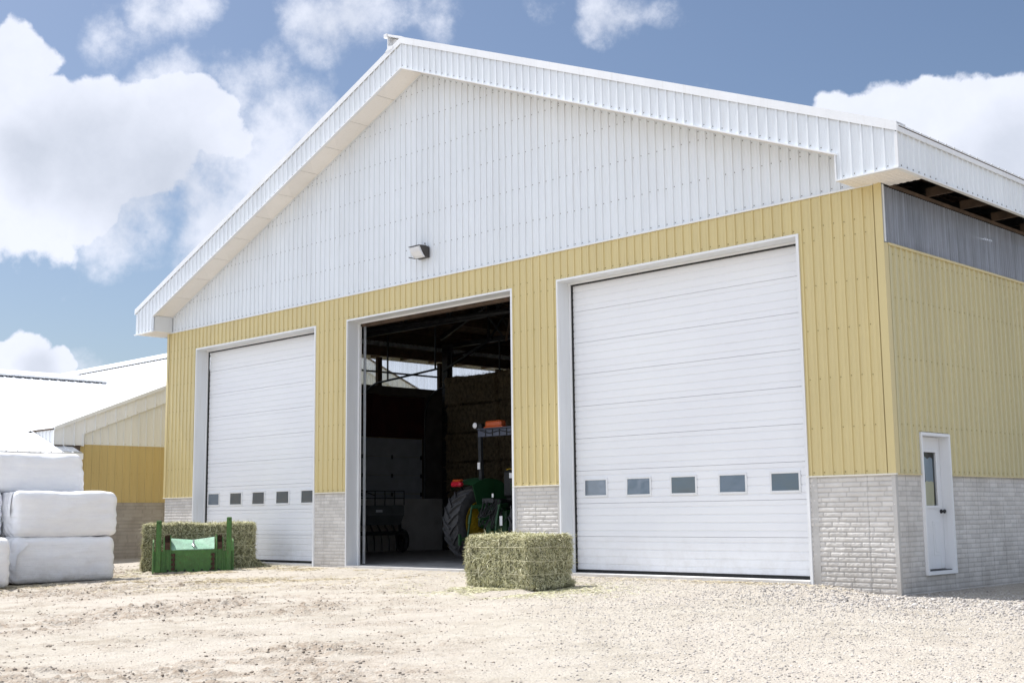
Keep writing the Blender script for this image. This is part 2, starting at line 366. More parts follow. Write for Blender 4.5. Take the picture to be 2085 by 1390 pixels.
def ground_mat():
    m, nt, bs = mat('pale_gravel_and_dirt'); bs.inputs['Roughness'].default_value = 0.95; bs.inputs['Specular IOR Level'].default_value = 0.12
    v = coord(nt)
    big = noise(nt, v, 0.35, 6, 0.6); mid = noise(nt, v, 2.2, 8, 0.68); fine = noise(nt, v, 26, 6, 0.75)
    c = ramp(nt, mid, [(0.28, (0.29, 0.256, 0.208)), (0.5, (0.385, 0.350, 0.296)), (0.72, (0.445, 0.410, 0.355))])
    c = mixc(nt, ramp(nt, big, [(0.4, (0, 0, 0)), (0.65, (0.6,)*3)]), c, (0.435, 0.392, 0.343))
    c = mixc(nt, ramp(nt, fine, [(0.30, (0.65,)*3), (0.46, (0, 0, 0))]), c, (0.215, 0.185, 0.158))
    vo = nd(nt, 'ShaderNodeTexVoronoi'); vo.inputs['Scale'].default_value = 38; nt.links.new(v, vo.inputs['Vector'])
    sep = nd(nt, 'ShaderNodeSeparateColor'); nt.links.new(vo.outputs['Color'], sep.inputs[0])
    c = mixc(nt, ramp(nt, sep.outputs[0], [(0.0, (0.5,)*3), (0.16, (0.0,)*3), (0.84, (0,)*3), (1.0, (0.35,)*3)]), c, mixc(nt, sep.outputs[1], (0.18, 0.165, 0.155), (0.50, 0.47, 0.44)))
    # earthy patches are carried by the mesh (dug up, damp soil)
    at = nd(nt, 'ShaderNodeAttribute'); at.attribute_name = 'earth'
    n3 = noise(nt, v, 9, 7, 0.7)
    mr = nd(nt, 'ShaderNodeMath', operation='MULTIPLY'); nt.links.new(at.outputs['Fac'], mr.inputs[0]); nt.links.new(ramp(nt, n3, [(0.38, (0,)*3), (0.58, (1,)*3)]), mr.inputs[1])
    c = mixc(nt, mr.outputs[0], c, (0.280, 0.230, 0.182))
    nt.links.new(c, bs.inputs['Base Color'])
    ad = nd(nt, 'ShaderNodeMath', operation='ADD'); nt.links.new(fine, ad.inputs[0])
    vd = nd(nt, 'ShaderNodeMath', operation='MULTIPLY'); vd.inputs[1].default_value = -0.8; nt.links.new(vo.outputs['Distance'], vd.inputs[0]); nt.links.new(vd.outputs[0], ad.inputs[1])
    bump(nt, ad.outputs[0], 0.7, 0.022, bs); return m
M['ground'] = ground_mat()
def wrap_mat():
    m, nt, bs = mat('white_bale_wrap'); bs.inputs['Roughness'].default_value = 0.26; bs.inputs['Specular IOR Level'].default_value = 0.6
    bs.inputs['Subsurface Weight'].default_value = 0.0
    v = coord(nt, (.8, .8, 26)); n = noise(nt, v, 1.6, 8, 0.75)
    v2 = coord(nt, (1, 1, 3)); n2 = noise(nt, v2, 2.0, 5)
    # overlapping turns of film: broad bands with thin edges
    sp = nd(nt, 'ShaderNodeSeparateXYZ'); nt.links.new(coord(nt), sp.inputs[0])
    w_ = nd(nt, 'ShaderNodeMath', operation='MULTIPLY_ADD'); nt.links.new(noise(nt, coord(nt), 1.3, 3), w_.inputs[0]); w_.inputs[1].default_value = .22; nt.links.new(sp.outputs[2], w_.inputs[2])
    sc = nd(nt, 'ShaderNodeMath', operation='MULTIPLY'); nt.links.new(w_.outputs[0], sc.inputs[0]); sc.inputs[1].default_value = 6.5
    fr_ = nd(nt, 'ShaderNodeMath', operation='FRACT'); nt.links.new(sc.outputs[0], fr_.inputs[0])
    c = ramp(nt, n2, [(0.3, (0.88, 0.88, 0.90)), (0.7, (0.94, 0.94, 0.94))])
    c = mixc(nt, ramp(nt, n, [(0.55, (0,)*3), (0.85, (0.4,)*3)]), c, (0.70, 0.69, 0.71))
    g = nd(nt, 'ShaderNodeNewGeometry'); s2 = nd(nt, 'ShaderNodeSeparateXYZ'); nt.links.new(g.outputs['Position'], s2.inputs[0])
    mr = nd(nt, 'ShaderNodeMapRange'); mr.inputs[1].default_value = -.2; mr.inputs[2].default_value = .15; mr.inputs[3].default_value = .6; mr.inputs[4].default_value = 0; nt.links.new(s2.outputs[2], mr.inputs[0])
    mu = nd(nt, 'ShaderNodeMath', operation='MULTIPLY'); nt.links.new(mr.outputs[0], mu.inputs[0]); nt.links.new(ramp(nt, noise(nt, coord(nt), 7, 7, .7), [(.4, (0,)*3), (.7, (.8,)*3)]), mu.inputs[1])
    c = mixc(nt, mu.outputs[0], c, (.42, .36, .29)); nt.links.new(c, bs.inputs['Base Color'])
    ed = nd(nt, 'ShaderNodeMath', operation='MULTIPLY_ADD'); nt.links.new(fr_.outputs[0], ed.inputs[0]); ed.inputs[1].default_value = .25; nt.links.new(n, ed.inputs[2])
    fold = noise(nt, coord(nt, (2.2, 2.2, 1.1)), 3.5, 6, .6); e2 = nd(nt, 'ShaderNodeMath', operation='MULTIPLY_ADD'); nt.links.new(fold, e2.inputs[0]); e2.inputs[1].default_value = .9; nt.links.new(ed.outputs[0], e2.inputs[2])
    bump(nt, e2.outputs[0], 0.65, 0.022, bs); return m
M['wrap'] = wrap_mat()

# ------------------------------------------------------------------ corrugated steel sheet
MAJOR = [(-0.026, 0), (-0.015, 0.021), (0.010, 0.021), (0.017, 0)]
MINOR = [(-0.010, 0), (-0.004, 0.0035), (0.004, 0.0035), (0.010, 0)]
def profile(u0, u1, pitch, phase, minor=True):
    pts = {}
    k0 = int(math.floor((u0-phase)/pitch))-1; k1 = int(math.ceil((u1-phase)/pitch))+1
    L = []
    for k in range(k0, k1+1):
        c = phase+k*pitch
        L += [(c+a, h) for a, h in MAJOR]
        if minor:
            for q in (0.33, 0.66): L += [(c+q*pitch+a, h) for a, h in MINOR]
    L.sort(); us = np.array([a for a, _ in L]); hs = np.array([h for _, h in L])
    return us, hs
def clad(mb, O, U, V, N, u0, u1, v0f, v1f, holes=(), pitch=PITCH, phase=0.0, breaks=(), rows=(), row_skip=(), m=0, sm=1, minor=True, hscale=1.0, screw=0.0065, soff=0.036):
    O, U, V, N = (Vector(a) for a in (O, U, V, N))
    us, hs = profile(u0, u1, pitch, phase, minor)
    keys = sorted(set([u0, u1]+[float(u) for u in us if u0 < u < u1]+[b for b in breaks if u0 < b < u1]+[b for h in holes for b in h[:2] if u0 < b < u1]))
    H = lambda u: float(np.interp(u, us, hs))*hscale
    flip = U.cross(V).dot(N)
    for a, b in zip(keys[:-1], keys[1:]):
        if b-a < 1e-5: continue
        mid = (a+b)/2; iv = [(v0f, v1f)]
        for (h0, h1, z0, z1) in holes:
            if h0 < mid < h1:
                new = []
                for (f0, f1) in iv:
                    if z1 <= f0(mid) or z0 >= f1(mid): new.append((f0, f1)); continue
                    if z0 > f0(mid): new.append((f0, (lambda t, q=z0: q)))
                    if z1 < f1(mid): new.append(((lambda t, q=z1: q), f1))
                iv = new
        for f0, f1 in iv:
            ha, hb = H(a), H(b)
            p = lambda u, v, h: O+U*u+V*v+N*h
            q4 = [p(a, f0(a), ha), p(b, f0(b), hb), p(b, f1(b), hb), p(a, f1(a), ha)]
            mb.face(q4 if flip > 0 else q4[::-1], m)
    # fixing screws beside each rib
    k0 = int(math.ceil((u0-phase)/pitch)); k1 = int(math.floor((u1-phase)/pitch))
    for k in range(k0, k1+1):
        for r in rows:
            u = phase+k*pitch+soff
            if not (u0+0.01 < u < u1-0.01): continue
            if r == 'bottom': v = v0f(u)+0.05
            elif r == 'top': v = v1f(u)-0.07
            else: v = r + random.uniform(-.008, .008)
            if v < v0f(u)+0.03 or v > v1f(u)-0.03: continue
            if any(h[0]-0.02 < u < h[1]+0.02 and h[2]-0.03 < v < h[3]+0.03 for h in holes): continue
            if random.random() < 0.04: continue
            p = O+U*u+V*v+N*0.001; mb.cyl(p, p+N*0.004, screw*1.5, screw*1.5, 6, sm); mb.cyl(p+N*0.004, p+N*0.010, screw, screw*0.9, 6, sm)
C = lambda q: (lambda u: q)

# ------------------------------------------------------------------ THE BARN
barn = empty('barn', (0, 0, 0), label='big white and yellow metal clad barn with three tall overhead doors and a gable roof', cat='barn')
holes = [(a, b, 0.0, ZO) for a, b in OPEN]
rf = lambda x: ZPEAK-abs(x-PX)*SL                         # top of roof over the front
mb = MB()
clad(mb, (0, -0.022, 0), (1, 0, 0), (0, 0, 1), (0, -1, 0), L0, 0.0, C(ZW), C(ZT+0.02), holes, phase=-0.108, rows=('bottom', 2.30, 3.05, 3.80, 4.50, 5.20, 5.42))
barn_front = mb.build('front_wall', [M['yellow'], M['yscrew']], barn)
mb = MB()
clad(mb, (0, -0.024, 0), (1, 0, 0), (0, 0, 1), (0, -1, 0), L0, 0.0, C(ZT), lambda x: rf(x)-FD+0.03, (), phase=-0.108, breaks=(PX,), rows=(ZT+0.05, 6.6, 7.3, 8.0, 8.7, 9.4, 10.0, 'top'))
mb.build('gable_wall', [M['white'], M['screw']], barn)
# side wall (faces +x)
DY0, DY1, DZ0, DZ1 = 0.775, 1.725, 0.085, 2.205
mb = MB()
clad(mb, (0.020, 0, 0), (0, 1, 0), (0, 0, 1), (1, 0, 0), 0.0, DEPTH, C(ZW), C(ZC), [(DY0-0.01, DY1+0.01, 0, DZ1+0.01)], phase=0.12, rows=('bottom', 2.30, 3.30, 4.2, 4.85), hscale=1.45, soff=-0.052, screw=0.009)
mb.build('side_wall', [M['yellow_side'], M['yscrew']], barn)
mb = MB()
clad(mb, (L0-0.020, 0, 0), (0, 1, 0), (0, 0, 1), (-1, 0, 0), 0.0, DEPTH, C(ZW), C(ZC), (), phase=0.12)
mb.build('side_wall', [M['yellow'], M['yscrew']], barn)
mb = MB(); mb.box(L0, 0, DEPTH, DEPTH+0.15, 0, ZT+0.5); mb.prism([(L0, ZT+.5), (0, ZT+.5), (PX, ZPEAK-.25)], DEPTH, DEPTH+.15)
mb.build('rear_wall', M['yellow'], barn)
# corner trims, flashings
mb = MB()
mb.box(-0.075, 0.0485, -0.049, -0.0435, ZW+.004, ZRB); mb.box(0.043, 0.0485, -0.0435, 0.075, ZW+.004, ZC+.02)
mb.flush('corner_trim', M['yellow'], barn)
mb.box(L0-0.04, L0+0.06, -0.049, -0.0435, ZW+.004, ZRB); mb.flush('corner_trim', M['yellow'], barn)
mb.box(0.021, 0.062, 0.076, DEPTH, ZC-0.005, ZC+0.03); mb.flush('panel_flashing', M['yellow'], barn)
mb = MB()
mb.box(L0, 0-0.08, -0.056, -0.0245, ZT-0.022, ZT+0.006)
mb.build('gable_flashing', M['white_trim'], barn)
mb = MB()
edges = [L0]+[e for o in OPEN for e in o]+[0.0]
for a, b in zip(edges[0::2], edges[1::2]):
    mb.box(a-(0.06 if a == L0 else 0), b+(0.050 if b == 0 else 0), -0.050, 0.0, ZW-0.016, ZW+0.003); mb.flush('base_flashing', M['flash'], barn)
mb.box(0.0, 0.050, 0.0, DY0-0.03, ZW-0.014, ZW+0.003); mb.flush('base_flashing', M['yellow'], barn)
mb.box(0.0, 0.050, DY1+0.03, DEPTH, ZW-0.014, ZW+0.003); mb.flush('base_flashing', M['yellow'], barn)

# formed concrete foundation with brick relief
def brick_face(O, U, N, u0, u1, z0, z1, seed, rel=1.0, step=0.012, rowh=0.0735, bl=0.305, joints=()):
    O, U, N = (np.array(a, float) for a in (O, U, N))
    nu = max(2, int((u1-u0)/step)+1); nz = int((z1-z0)/(step*0.8))+1
    u = np.linspace(u0, u1, nu)[:, None]; z = np.linspace(z0, z1, nz)[None, :]
    wob = 0.004*(fbm(u*3, z*3, 0, seed)-.5)*2
    row = np.floor((z+wob+5)/rowh); fz = ((z+wob+5)/rowh-row)*rowh
    off = _h(row.astype(np.int64), 0*row.astype(np.int64), 3, 5)*0.5+(row % 2)*0.5
    uu = (u+50)/bl+off; br = np.floor(uu); fu = (uu-br)*bl
    d = np.minimum(np.minimum(fz, rowh-fz), np.minimum(fu, bl-fu)+0.0012)
    e = np.clip((d-0.003)/0.011, 0, 1); e = e*e*(3-2*e)
    rock = (fbm((u+9)*30, z*30, br*3.7+row*1.3, seed, 4)-0.5)*2
    h = rel*(0.0075*e+0.0045*e*rock+0.0015*(fbm(u*9, z*9, 0, seed+3)-.5))-0.008
    for j in joints: h = h-0.010*np.exp(-((u-j)/0.007)**2)+0*z
    tone = 0.80+0.20*e+0.16*(_h((br*7).astype(np.int64), (row*13+0*br).astype(np.int64), 5, seed)-.5)
    for j in joints: tone = tone-0.28*np.exp(-((u-j-.004*np.sin(z*9))/0.007)**2)*(0.4+fbm(z*3+0*u, u+0*z, 0, 9, 2))
    P = O[None, None]+U*u[..., None]+np.array([0, 0, 1.0])*np.broadcast_to(z, h.shape)[..., None]+N*h[..., None]
    return P.reshape(-1, 3), grid_faces(nu, nz), nu*nz, np.broadcast_to(tone, h.shape).ravel()
def foundation(name, pieces, parent, material):
    v, f, n, tn_ = brick_face(**pieces[0])
    o = np_mesh(name, v, f, material, parent, smooth=False)
    a_ = o.data.attributes.new('tone', 'FLOAT', 'POINT'); a_.data.foreach_set('value', tn_.astype(np.float32)); return o
pc = []
FR = dict(O=(0, -0.018, 0), U=(1, 0, 0), N=(0, -1, 0))
for i, (a, b) in enumerate(zip(edges[0::2], edges[1::2])):
    pc.append(dict(u0=a, u1=b, z0=-0.4, z1=ZW-0.01, seed=20+i, joints=(-0.44, -7.42+0.2, -13.75, -20.3), rel=(1.3, 0.8, 1.3, 1.6)[i], **FR))
for q in pc: foundation('foundation_wall', [q], barn, M['block'])
SD = dict(O=(0.014, 0, 0), U=(0, 1, 0), N=(1, 0, 0))
js = tuple(0.30+0.47*k for k in range(16))
pc = [dict(u0=0.0, u1=DY0, z0=-0.5, z1=ZW-0.01, seed=41, joints=js, rel=0.8, **SD),
      dict(u0=DY0, u1=DY1, z0=-0.5, z1=DZ0, seed=42, joints=js, rel=0.8, **SD),
      dict(u0=DY1, u1=7.0, z0=-0.5, z1=ZW-0.01, seed=43, joints=js, rel=0.8, **SD)]
for q in pc: foundation('foundation_wall', [q], barn, M['block'])
mb = MB()   # core of the foundation wall and smooth corner strips
for a, b in zip(edges[0::2], edges[1::2]): mb.box(a, b, 0.02, REV-.01, -0.6, ZW-0.012); mb.flush('foundation_core', M['smoothcon'], barn)
mb.flush('foundation_core', M['smoothcon'], barn); mb.box(-0.25, -0.02, REV-.009, DY0, -0.6, ZW-0.012); mb.box(-0.25, -0.02, DY0+.0005, DY1-.0005, -0.6, DZ0); mb.box(-0.25, -0.02, DY1, DEPTH, -0.6, ZW-0.012)
mb.box(-0.0199, 0.0, 7.0, DEPTH, -0.6, ZW-.013)
mb.flush('foundation_core', M['smoothcon'], barn); mb.box(L0, L0+0.25, REV-.009, DEPTH, -0.6, ZW-0.012)
mb.flush('foundation_core', M['smoothcon'], barn)
mb.box(-0.045, 0.020, -0.024, 0.045, -0.6, ZW-0.018, b=0.004); mb.flush('corner_post', M['smoothcon'], barn)
mb.box(-1.439+0.055, -1.439+0.17, -0.0235, 0.01, -0.6, ZW-0.018); mb.flush('concrete_band', M['smoothcon'], barn)
mb.box(OPEN[1][1]+0.05, OPEN[1][1]+0.09, -0.0225, 0.01, -0.6, ZW-0.018); mb.flush('concrete_band', M['smoothcon'], barn); mb.box(OPEN[2][0]-0.09, OPEN[2][0]-0.05, -0.0225, 0.01, -0.6, ZW-0.022)
mb.build('concrete_band', M['smoothcon'], barn)

# inner skin of the walls
mb = MB()
for a, b in zip(edges[0::2], edges[1::2]): mb.box(a+0.01, b-0.01, 0.06, REV-.02, ZW, ZO)
mb.box(L0+0.01, -0.01, 0.06, REV-.02, ZO+0.12, ZT+0.3)
mb.prism([(L0+.01, ZT+.3), (-.01, ZT+.3), (PX, ZPEAK-.3)], 0.06, 0.30)
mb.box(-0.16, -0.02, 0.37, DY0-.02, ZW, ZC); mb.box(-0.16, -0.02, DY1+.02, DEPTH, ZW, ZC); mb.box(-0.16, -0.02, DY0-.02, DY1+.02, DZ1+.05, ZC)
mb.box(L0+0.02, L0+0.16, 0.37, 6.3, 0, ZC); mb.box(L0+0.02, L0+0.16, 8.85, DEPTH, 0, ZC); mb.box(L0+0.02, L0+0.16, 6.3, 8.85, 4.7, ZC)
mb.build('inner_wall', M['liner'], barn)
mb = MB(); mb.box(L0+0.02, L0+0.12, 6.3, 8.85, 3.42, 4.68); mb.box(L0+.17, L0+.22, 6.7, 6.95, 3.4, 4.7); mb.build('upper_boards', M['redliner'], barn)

# clear corrugated strips under the eaves
def wave_sheet(name, x, sgn, y0, y1, z0, z1):
    pitch = 0.076; n = int((y1-y0)/pitch*8); y = np.linspace(y0, y1, n)[:, None]; z = np.linspace(z0, z1, 4)[None, :]
    X = x+sgn*0.015*np.sin(2*np.pi*y/pitch)+0*z
    P = np.stack([X, y+0*z, z+0*y], -1).reshape(-1, 3)
    return np_mesh(name, P, grid_faces(n, 4), M['poly'] if x > -1 else M['poly2'], barn, smooth=True)
wave_sheet('clear_panel', 0.012, 1, 0.04, DEPTH, ZC, ZRB-0.03)
wave_sheet('clear_panel', L0-0.012, 1, 0.04, DEPTH, ZC, 5.82)
mb = MB()
mb.box(-0.05, 0.045, -0.005, 0.04, ZC+.036, ZRB-0.02); mb.flush('wall_post', M['grey_trim'], barn)
for x in (-0.10, L0+0.06):
    mb.box(x-0.02, x+0.02, 0.45, DEPTH, 5.38, 5.43, 0); mb.flush('wall_rail', M['darksteel'], barn)
for k in range(8):
    mb.box(L0+0.03, L0+0.15, 7.05+k*2.6-.08+(-.1 if k else 0), 7.05+k*2.6+.08, ZC, 5.85, 0); mb.flush('wall_post', M['wood'], barn); mb.box(-0.17, -0.05, 1.9+k*2.6-.06, 1.9+k*2.6+.06, ZC, 5.85, 0); mb.flush('wall_post', M['wood'], barn)

# jambs, heads and face trim of the overhead doors
for i, (a, b) in enumerate(OPEN):
    mb = MB(); t = 0.012
    mb.box(a-0.002, a+t, -0.005, REV, -0.05, ZO, 0); mb.box(b-t, b+0.002, -0.005, REV, -0.05, ZO, 0)
    mb.box(a-0.022, a+t, -0.048, -0.006, -0.10, ZO+0.024, 1); mb.box(b-t, b+0.035, -0.048, -0.006, -0.13, ZO+0.024, 1)
    mb.box(a+t, b-t, -0.048, -0.006, ZO-t, ZO+0.024, 1)
    mb.box(a+t+0.001, b-t-0.001, -0.005, REV, ZO-t, ZO+0.002, 0)
    # stop mouldings: a proud white edge and a black rubber strip
    mb.box(a+t, a+t+0.035, REV-0.07, REV-0.045, -0.04, ZO-t-0.001, 1)
    if i != 1:
        mb.box(a+t+.001, a+t+0.05, REV-0.044, REV-0.012, -0.04, ZO-t-0.03, 2)
        mb.box(a+t+0.05, b-t-.001, REV-0.044, REV-0.012, ZO-t-0.060, ZO-t-0.002, 2)
    mb.box(a+t+.036, b-t-.001, REV-0.07, REV-0.045, ZO-t-0.035, ZO-t-0.002, 1)
    mb.build('door_frame', [M['grey_trim'], M['white_trim'], M['black']], barn)

# overhead doors: nine ribbed sections, five windows
def overhead_door(a, b, win_x, label):
    x0, x1 = a+0.055, b-0.014; H = ZO-0.075; sec = 0.5915; mb = MB()
    prof = []
    for k in range(9):
        z0 = 0.045+k*sec; z1 = min(z0+sec, H+0.02)
        prof += [(z0, 0.022), (z0+0.006, 0.0)]
        for q in (0.10, 0.235, 0.37, 0.505):
            zc = z0+q*sec/0.5915
            if zc+0.02 < z1: prof += [(zc-0.014, 0.0), (zc-0.009, 0.010), (zc+0.009, 0.010), (zc+0.013, 0.0)]
        prof += [(z1-0.003, 0.0)]
        if z1 >= H: break
    prof.append((H+0.02, 0.0))
    yb = REV
    for (za, ha), (zb, hb) in zip(prof[:-1], prof[1:]):
        if zb <= za: continue
        mb.face([(x0, yb+ha, za), (x1, yb+ha, za), (x1, yb+hb, zb), (x0, yb+hb, zb)])
    mb.box(x0, x1, yb+0.02, yb+0.06, 0.045, H+0.02)
    d = mb.build('overhead_door', M['door'], barn); d['label'] = label
    s = MB(); s.box(x0-0.04, x1, REV+0.001, REV+0.05, -0.004, 0.043); s.build('bottom_seal', M['black'], d)
    for (c, w) in win_x:
        f = MB(); z0, z1 = 1.375, 1.645; o = 0.035
        for (p, q, r, t) in ((c-w/2-o, c+w/2+o, z1, z1+o), (c-w/2-o, c+w/2+o, z0-o, z0), (c-w/2-o, c-w/2, z0, z1), (c+w/2, c+w/2+o, z0, z1)):
            f.box(p, q, REV-0.017, REV+0.002, r, t, 0, b=0.004)
        wo = f.build('window', [M['white_trim']], d)
        g = MB(); tl = random.uniform(.010, .040); tw = random.uniform(-.014, .014); q_ = lambda u, v: REV-.004-max(0, .0)+min(0, 0)+(tl*(v-.5)+tw*(u-.5))*.4-.006
        g.face([(c-w/2, q_(0, 0), z0), (c+w/2, q_(1, 0), z0), (c+w/2, q_(1, 1), z1), (c-w/2, q_(0, 1), z1)]); g.build('window_pane', M['glass'], d)
    return d
dr = overhead_door(*OPEN[2], [(-6.045, 0.50), (-5.047, 0.50), (-4.069, 0.50), (-3.066, 0.50), (-2.060, 0.50)], 'closed white sectional door nearest the barn corner')
dl = overhead_door(*OPEN[0], [(-18.85, 0.49), (-17.836, 0.49), (-16.846, 0.49), (-15.839, 0.49), (-14.83, 0.49)], 'closed white sectional door behind the green bracket')
mb = MB(); mb.box(-1.58, -1.46, REV-0.004, REV-0.0005, 0.055, 0.095, 0); mb.box(-1.575, -1.555, REV-0.006, REV-0.0041, 0.065, 0.085, 1); mb.box(-1.535, -1.47, REV-0.006, REV-0.0041, 0.072, 0.080, 1)
mb.build('sticker', [M['label_red'], M['label_white']], dr)
# tracks and header of the open doorway
mb = MB(); a, b = OPEN[1]
for x in (a+0.10, b-0.06):
    mb.box(x-0.03, x+0.03, REV+0.03, REV+0.036, 0.02, ZO+1.5); mb.box(x-0.03, x-0.026, REV+0.036, REV+0.09, 0.02, ZO+1.5); mb.cyl((x+.005, REV+.06, .02), (x+.005, REV+.06, ZO+1.4), .016); mb.flush('door_track', M['galv'], barn)
mb.tube([(a+.04, REV-.02, ZO-.1), (a+.04, REV-.02, 1.2), (a+.025, REV-.02, .9), (a+.03, REV-.02, 0)], .013)
mb.build('pull_rope', M['label_white'], barn)
mb = MB(); mb.box(a+.014, b-.014, REV+.002, REV+.12, ZO-.10, ZO+.12); mb.build('door_header', M['wood'], barn)

# rake fascia (ribbed), eave fascia, soffits, caps
mb = MB(); f0 = lambda x: rf(x)-FD
O_ = (0, OV, 0); Ux = (1, 0, 0); Uz = (0, 0, 1); Ny = (0, -1, 0)
clad(mb, O_, Ux, Uz, Ny, KL, KR, f0, rf, breaks=(PX,), phase=-0.108, rows=('bottom', 'top'))
clad(mb, O_, Ux, Uz, Ny, KR, EAVE, C(ZRB), rf, phase=-0.108, rows=('bottom', 'top'))
clad(mb, O_, Ux, Uz, Ny, EL, KL, C(ZRB), rf, phase=-0.108, rows=('bottom', 'top'))
mb.build('rake_fascia', [M['white'], M['screw']], barn)
mb = MB()
clad(mb, (EAVE, 0, 0), (0, 1, 0), Uz, (1, 0, 0), OV, DEPTH+.5, C(ZRB), C(ZRF-.02), phase=0.1, rows=('bottom', 'top'), soff=-0.05, screw=.009)
mb.flush('eave_fascia', [M['white'], M['screw']], barn)
clad(mb, (EL, 0, 0), (0, 1, 0), Uz, (-1, 0, 0), OV, DEPTH+.5, C(ZRB), C(ZRF-.02), phase=0.1)
mb.build('eave_fascia', [M['white'], M['screw']], barn)
nS = lambda s: Vector((s*SL, 0, 1)).normalized()
def slope_pt(x, dz): return (x, rf(x)+dz)
mb = MB()
def slope_strip(xa, xb, za, zb, y0, y1):      # parallelogram following the roof slope
    mb.prism([(xa, rf(xa)+za), (xb, rf(xb)+za), (xb, rf(xb)+zb), (xa, rf(xa)+zb)], y0, y1)
slope_strip(PX, EAVE+0.035, -0.10, 0.045, OV-0.035, OV-0.0205); slope_strip(PX, EAVE+0.035, 0.03, 0.045, OV-0.0205, OV+0.25)
slope_strip(EL-0.03, PX, -0.085, 0.045, OV-0.035, OV-0.0205); slope_strip(EL-0.03, PX, 0.03, 0.045, OV-0.0205, OV+0.25)
mb.box(EAVE+0.021, EAVE+0.045, OV-0.03, DEPTH+.5, ZRF-0.115, ZRF-0.0)
mb.box(EL-0.045, EL-0.021, OV-0.03, DEPTH+.5, ZRF-0.10, ZRF-0.0)
mb.box(EAVE-0.012, EAVE+0.030, OV-0.028, OV+0.0, ZRB, ZRF-0.12)
mb.build('roof_edge_trim', M['white_trim'], barn)
mb = MB()   # bottom lips of the fascia
slope_strip(PX, KR+.03, -FD-0.022, -FD+0.004, OV-0.045, OV+0.02); slope_strip(KL, PX, -FD-0.022, -FD+0.004, OV-0.045, OV+0.02)
mb.box(KR, EAVE+0.03, OV-0.045, OV+0.02, ZRB-0.018, ZRB+0.003); mb.box(EL-0.03, KL, OV-0.045, OV+0.02, ZRB-0.018, ZRB+0.003)
mb.box(EAVE-0.02, EAVE+0.045, OV+0.02, DEPTH, ZRB-0.018, ZRB+0.003)
mb.box(KR-.012, KR+.012, OV-.03, OV-.0195, ZRB, rf(KR)-FD)
# raised ridge vent end
slope_d = Vector((-1, 0, SL)).normalized()
mb.prism([(PX-0.50, ZPEAK+0.50*SL), (PX-0.50, ZPEAK+0.50*SL+0.05), (PX+.02, ZPEAK+.05), (PX+.02, ZPEAK)], OV-0.03, DEPTH)
mb.prism([(PX-0.47, ZPEAK-0.47*SL-.05), (PX-0.47, ZPEAK+0.47*SL), (PX-.44, ZPEAK+.44*SL), (PX-.44, ZPEAK-.44*SL-.05)], OV-0.02, DEPTH)
mb.prism([(PX-0.44, ZPEAK-0.44*SL-.02), (PX-0.44, ZPEAK+0.44*SL-.01), (PX-.01, ZPEAK-.005), (PX-.01, ZPEAK-.02)], OV+.10, OV+.12)
mb.box(PX-.56, PX-.46, OV-.045, OV+.02, ZPEAK+.44*SL-.01, ZPEAK+.44*SL+.07)
mb.prism([(PX-.52, ZPEAK-.53*SL+.05), (PX-.40, ZPEAK-.42*SL+.12), (PX-.25, ZPEAK-.28*SL+.03), (PX-.3, ZPEAK-.3*SL-.02)], OV-.04, OV+.08)
mb.build('ridge_vent', M['white_trim'], barn)
mb = MB()   # perforated cream soffit under the rake, seams included
for s, xa, xb in ((1, PX, KR), (-1, KL, PX)):
    n = 11
    for k in range(n):
        p = xa+(xb-xa)*k/n; q = xa+(xb-xa)*(k+1)/n
        dz0 = -FD+0.012
        mb.prism([(p+.007, rf(p+.007)+dz0), (q-.007, rf(q-.007)+dz0), (q-.007, rf(q-.007)+dz0+.01), (p+.007, rf(p+.007)+dz0+.01)], OV+0.02, -0.028)
        mb.prism([(q-.0068, rf(q-.007)+dz0+.008), (q+.0068, rf(q+.007)+dz0+.008), (q+.0068, rf(q+.007)+dz0+.02), (q-.0068, rf(q-.007)+dz0+.02)], OV+.02, -.028, m=2) if k < n-1 else None
# J channel where soffit meets the gable
for xa, xb in ((PX, KR), (KL, PX)):
    mb.prism([(xa, rf(xa)-FD-.006), (xb, rf(xb)-FD-.006), (xb, rf(xb)-FD+.011), (xa, rf(xa)-FD+.011)], -0.058, -0.027, m=1)
def flat_soffit(x0, x1, y0, y1, z):
    n = int((x1-x0)/0.05)
    for k in range(n):
        p = x0+(x1-x0)*k/n; q = x0+(x1-x0)*(k+1)/n; h = 0.006 if k % 2 else 0
        mb.box(p, q-.0005, y0, y1, z+h, z+0.02+h)
flat_soffit(KR, EAVE-0.02, OV+0.021, -0.045, ZRB-0.012); flat_soffit(0.05, EAVE-.02, -0.045, 0.22, ZRB-.012)
mb.flush('soffit', [M['soffit'], M['grey_trim'], M['screw']], barn)
flat_soffit(EL+.02, KL, OV+0.021, -0.045, ZRB-0.012); flat_soffit(EL+.02, L0-.05, -.045, .22, ZRB-.012)
mb.build('soffit', [M['soffit'], M['grey_trim'], M['screw']], barn)
mb = MB()   # closed ends of the eave boxes
mb.prism([(KL-.015, ZRB), (KL, ZRB), (KL, rf(KL)-FD+.01), (KL-.015, rf(KL)-FD+.01)], OV+.02, -.045)
mb.flush('eave_box_end', M['grey_trim'], barn)
mb.prism([(KR, ZRB), (KR+.015, ZRB), (KR+.015, rf(KR)-FD+.01), (KR, rf(KR)-FD+.01)], OV+.02, -.045)
mb.build('eave_box_end', M['grey_trim'], barn)
mb = MB()   # timber lookouts and dark underside at the open side eaves
for k in range(22):
    y = 0.24+k*1.19
    for s, xa, xb in ((1, 0.03, EAVE-.03), (-1, EL+.03, L0-.03)):
        mb.box(xa, xb, y, y+0.04, ZRB+0.03, ZRB+0.17); mb.flush('eave_lookout', M['wood'], barn)
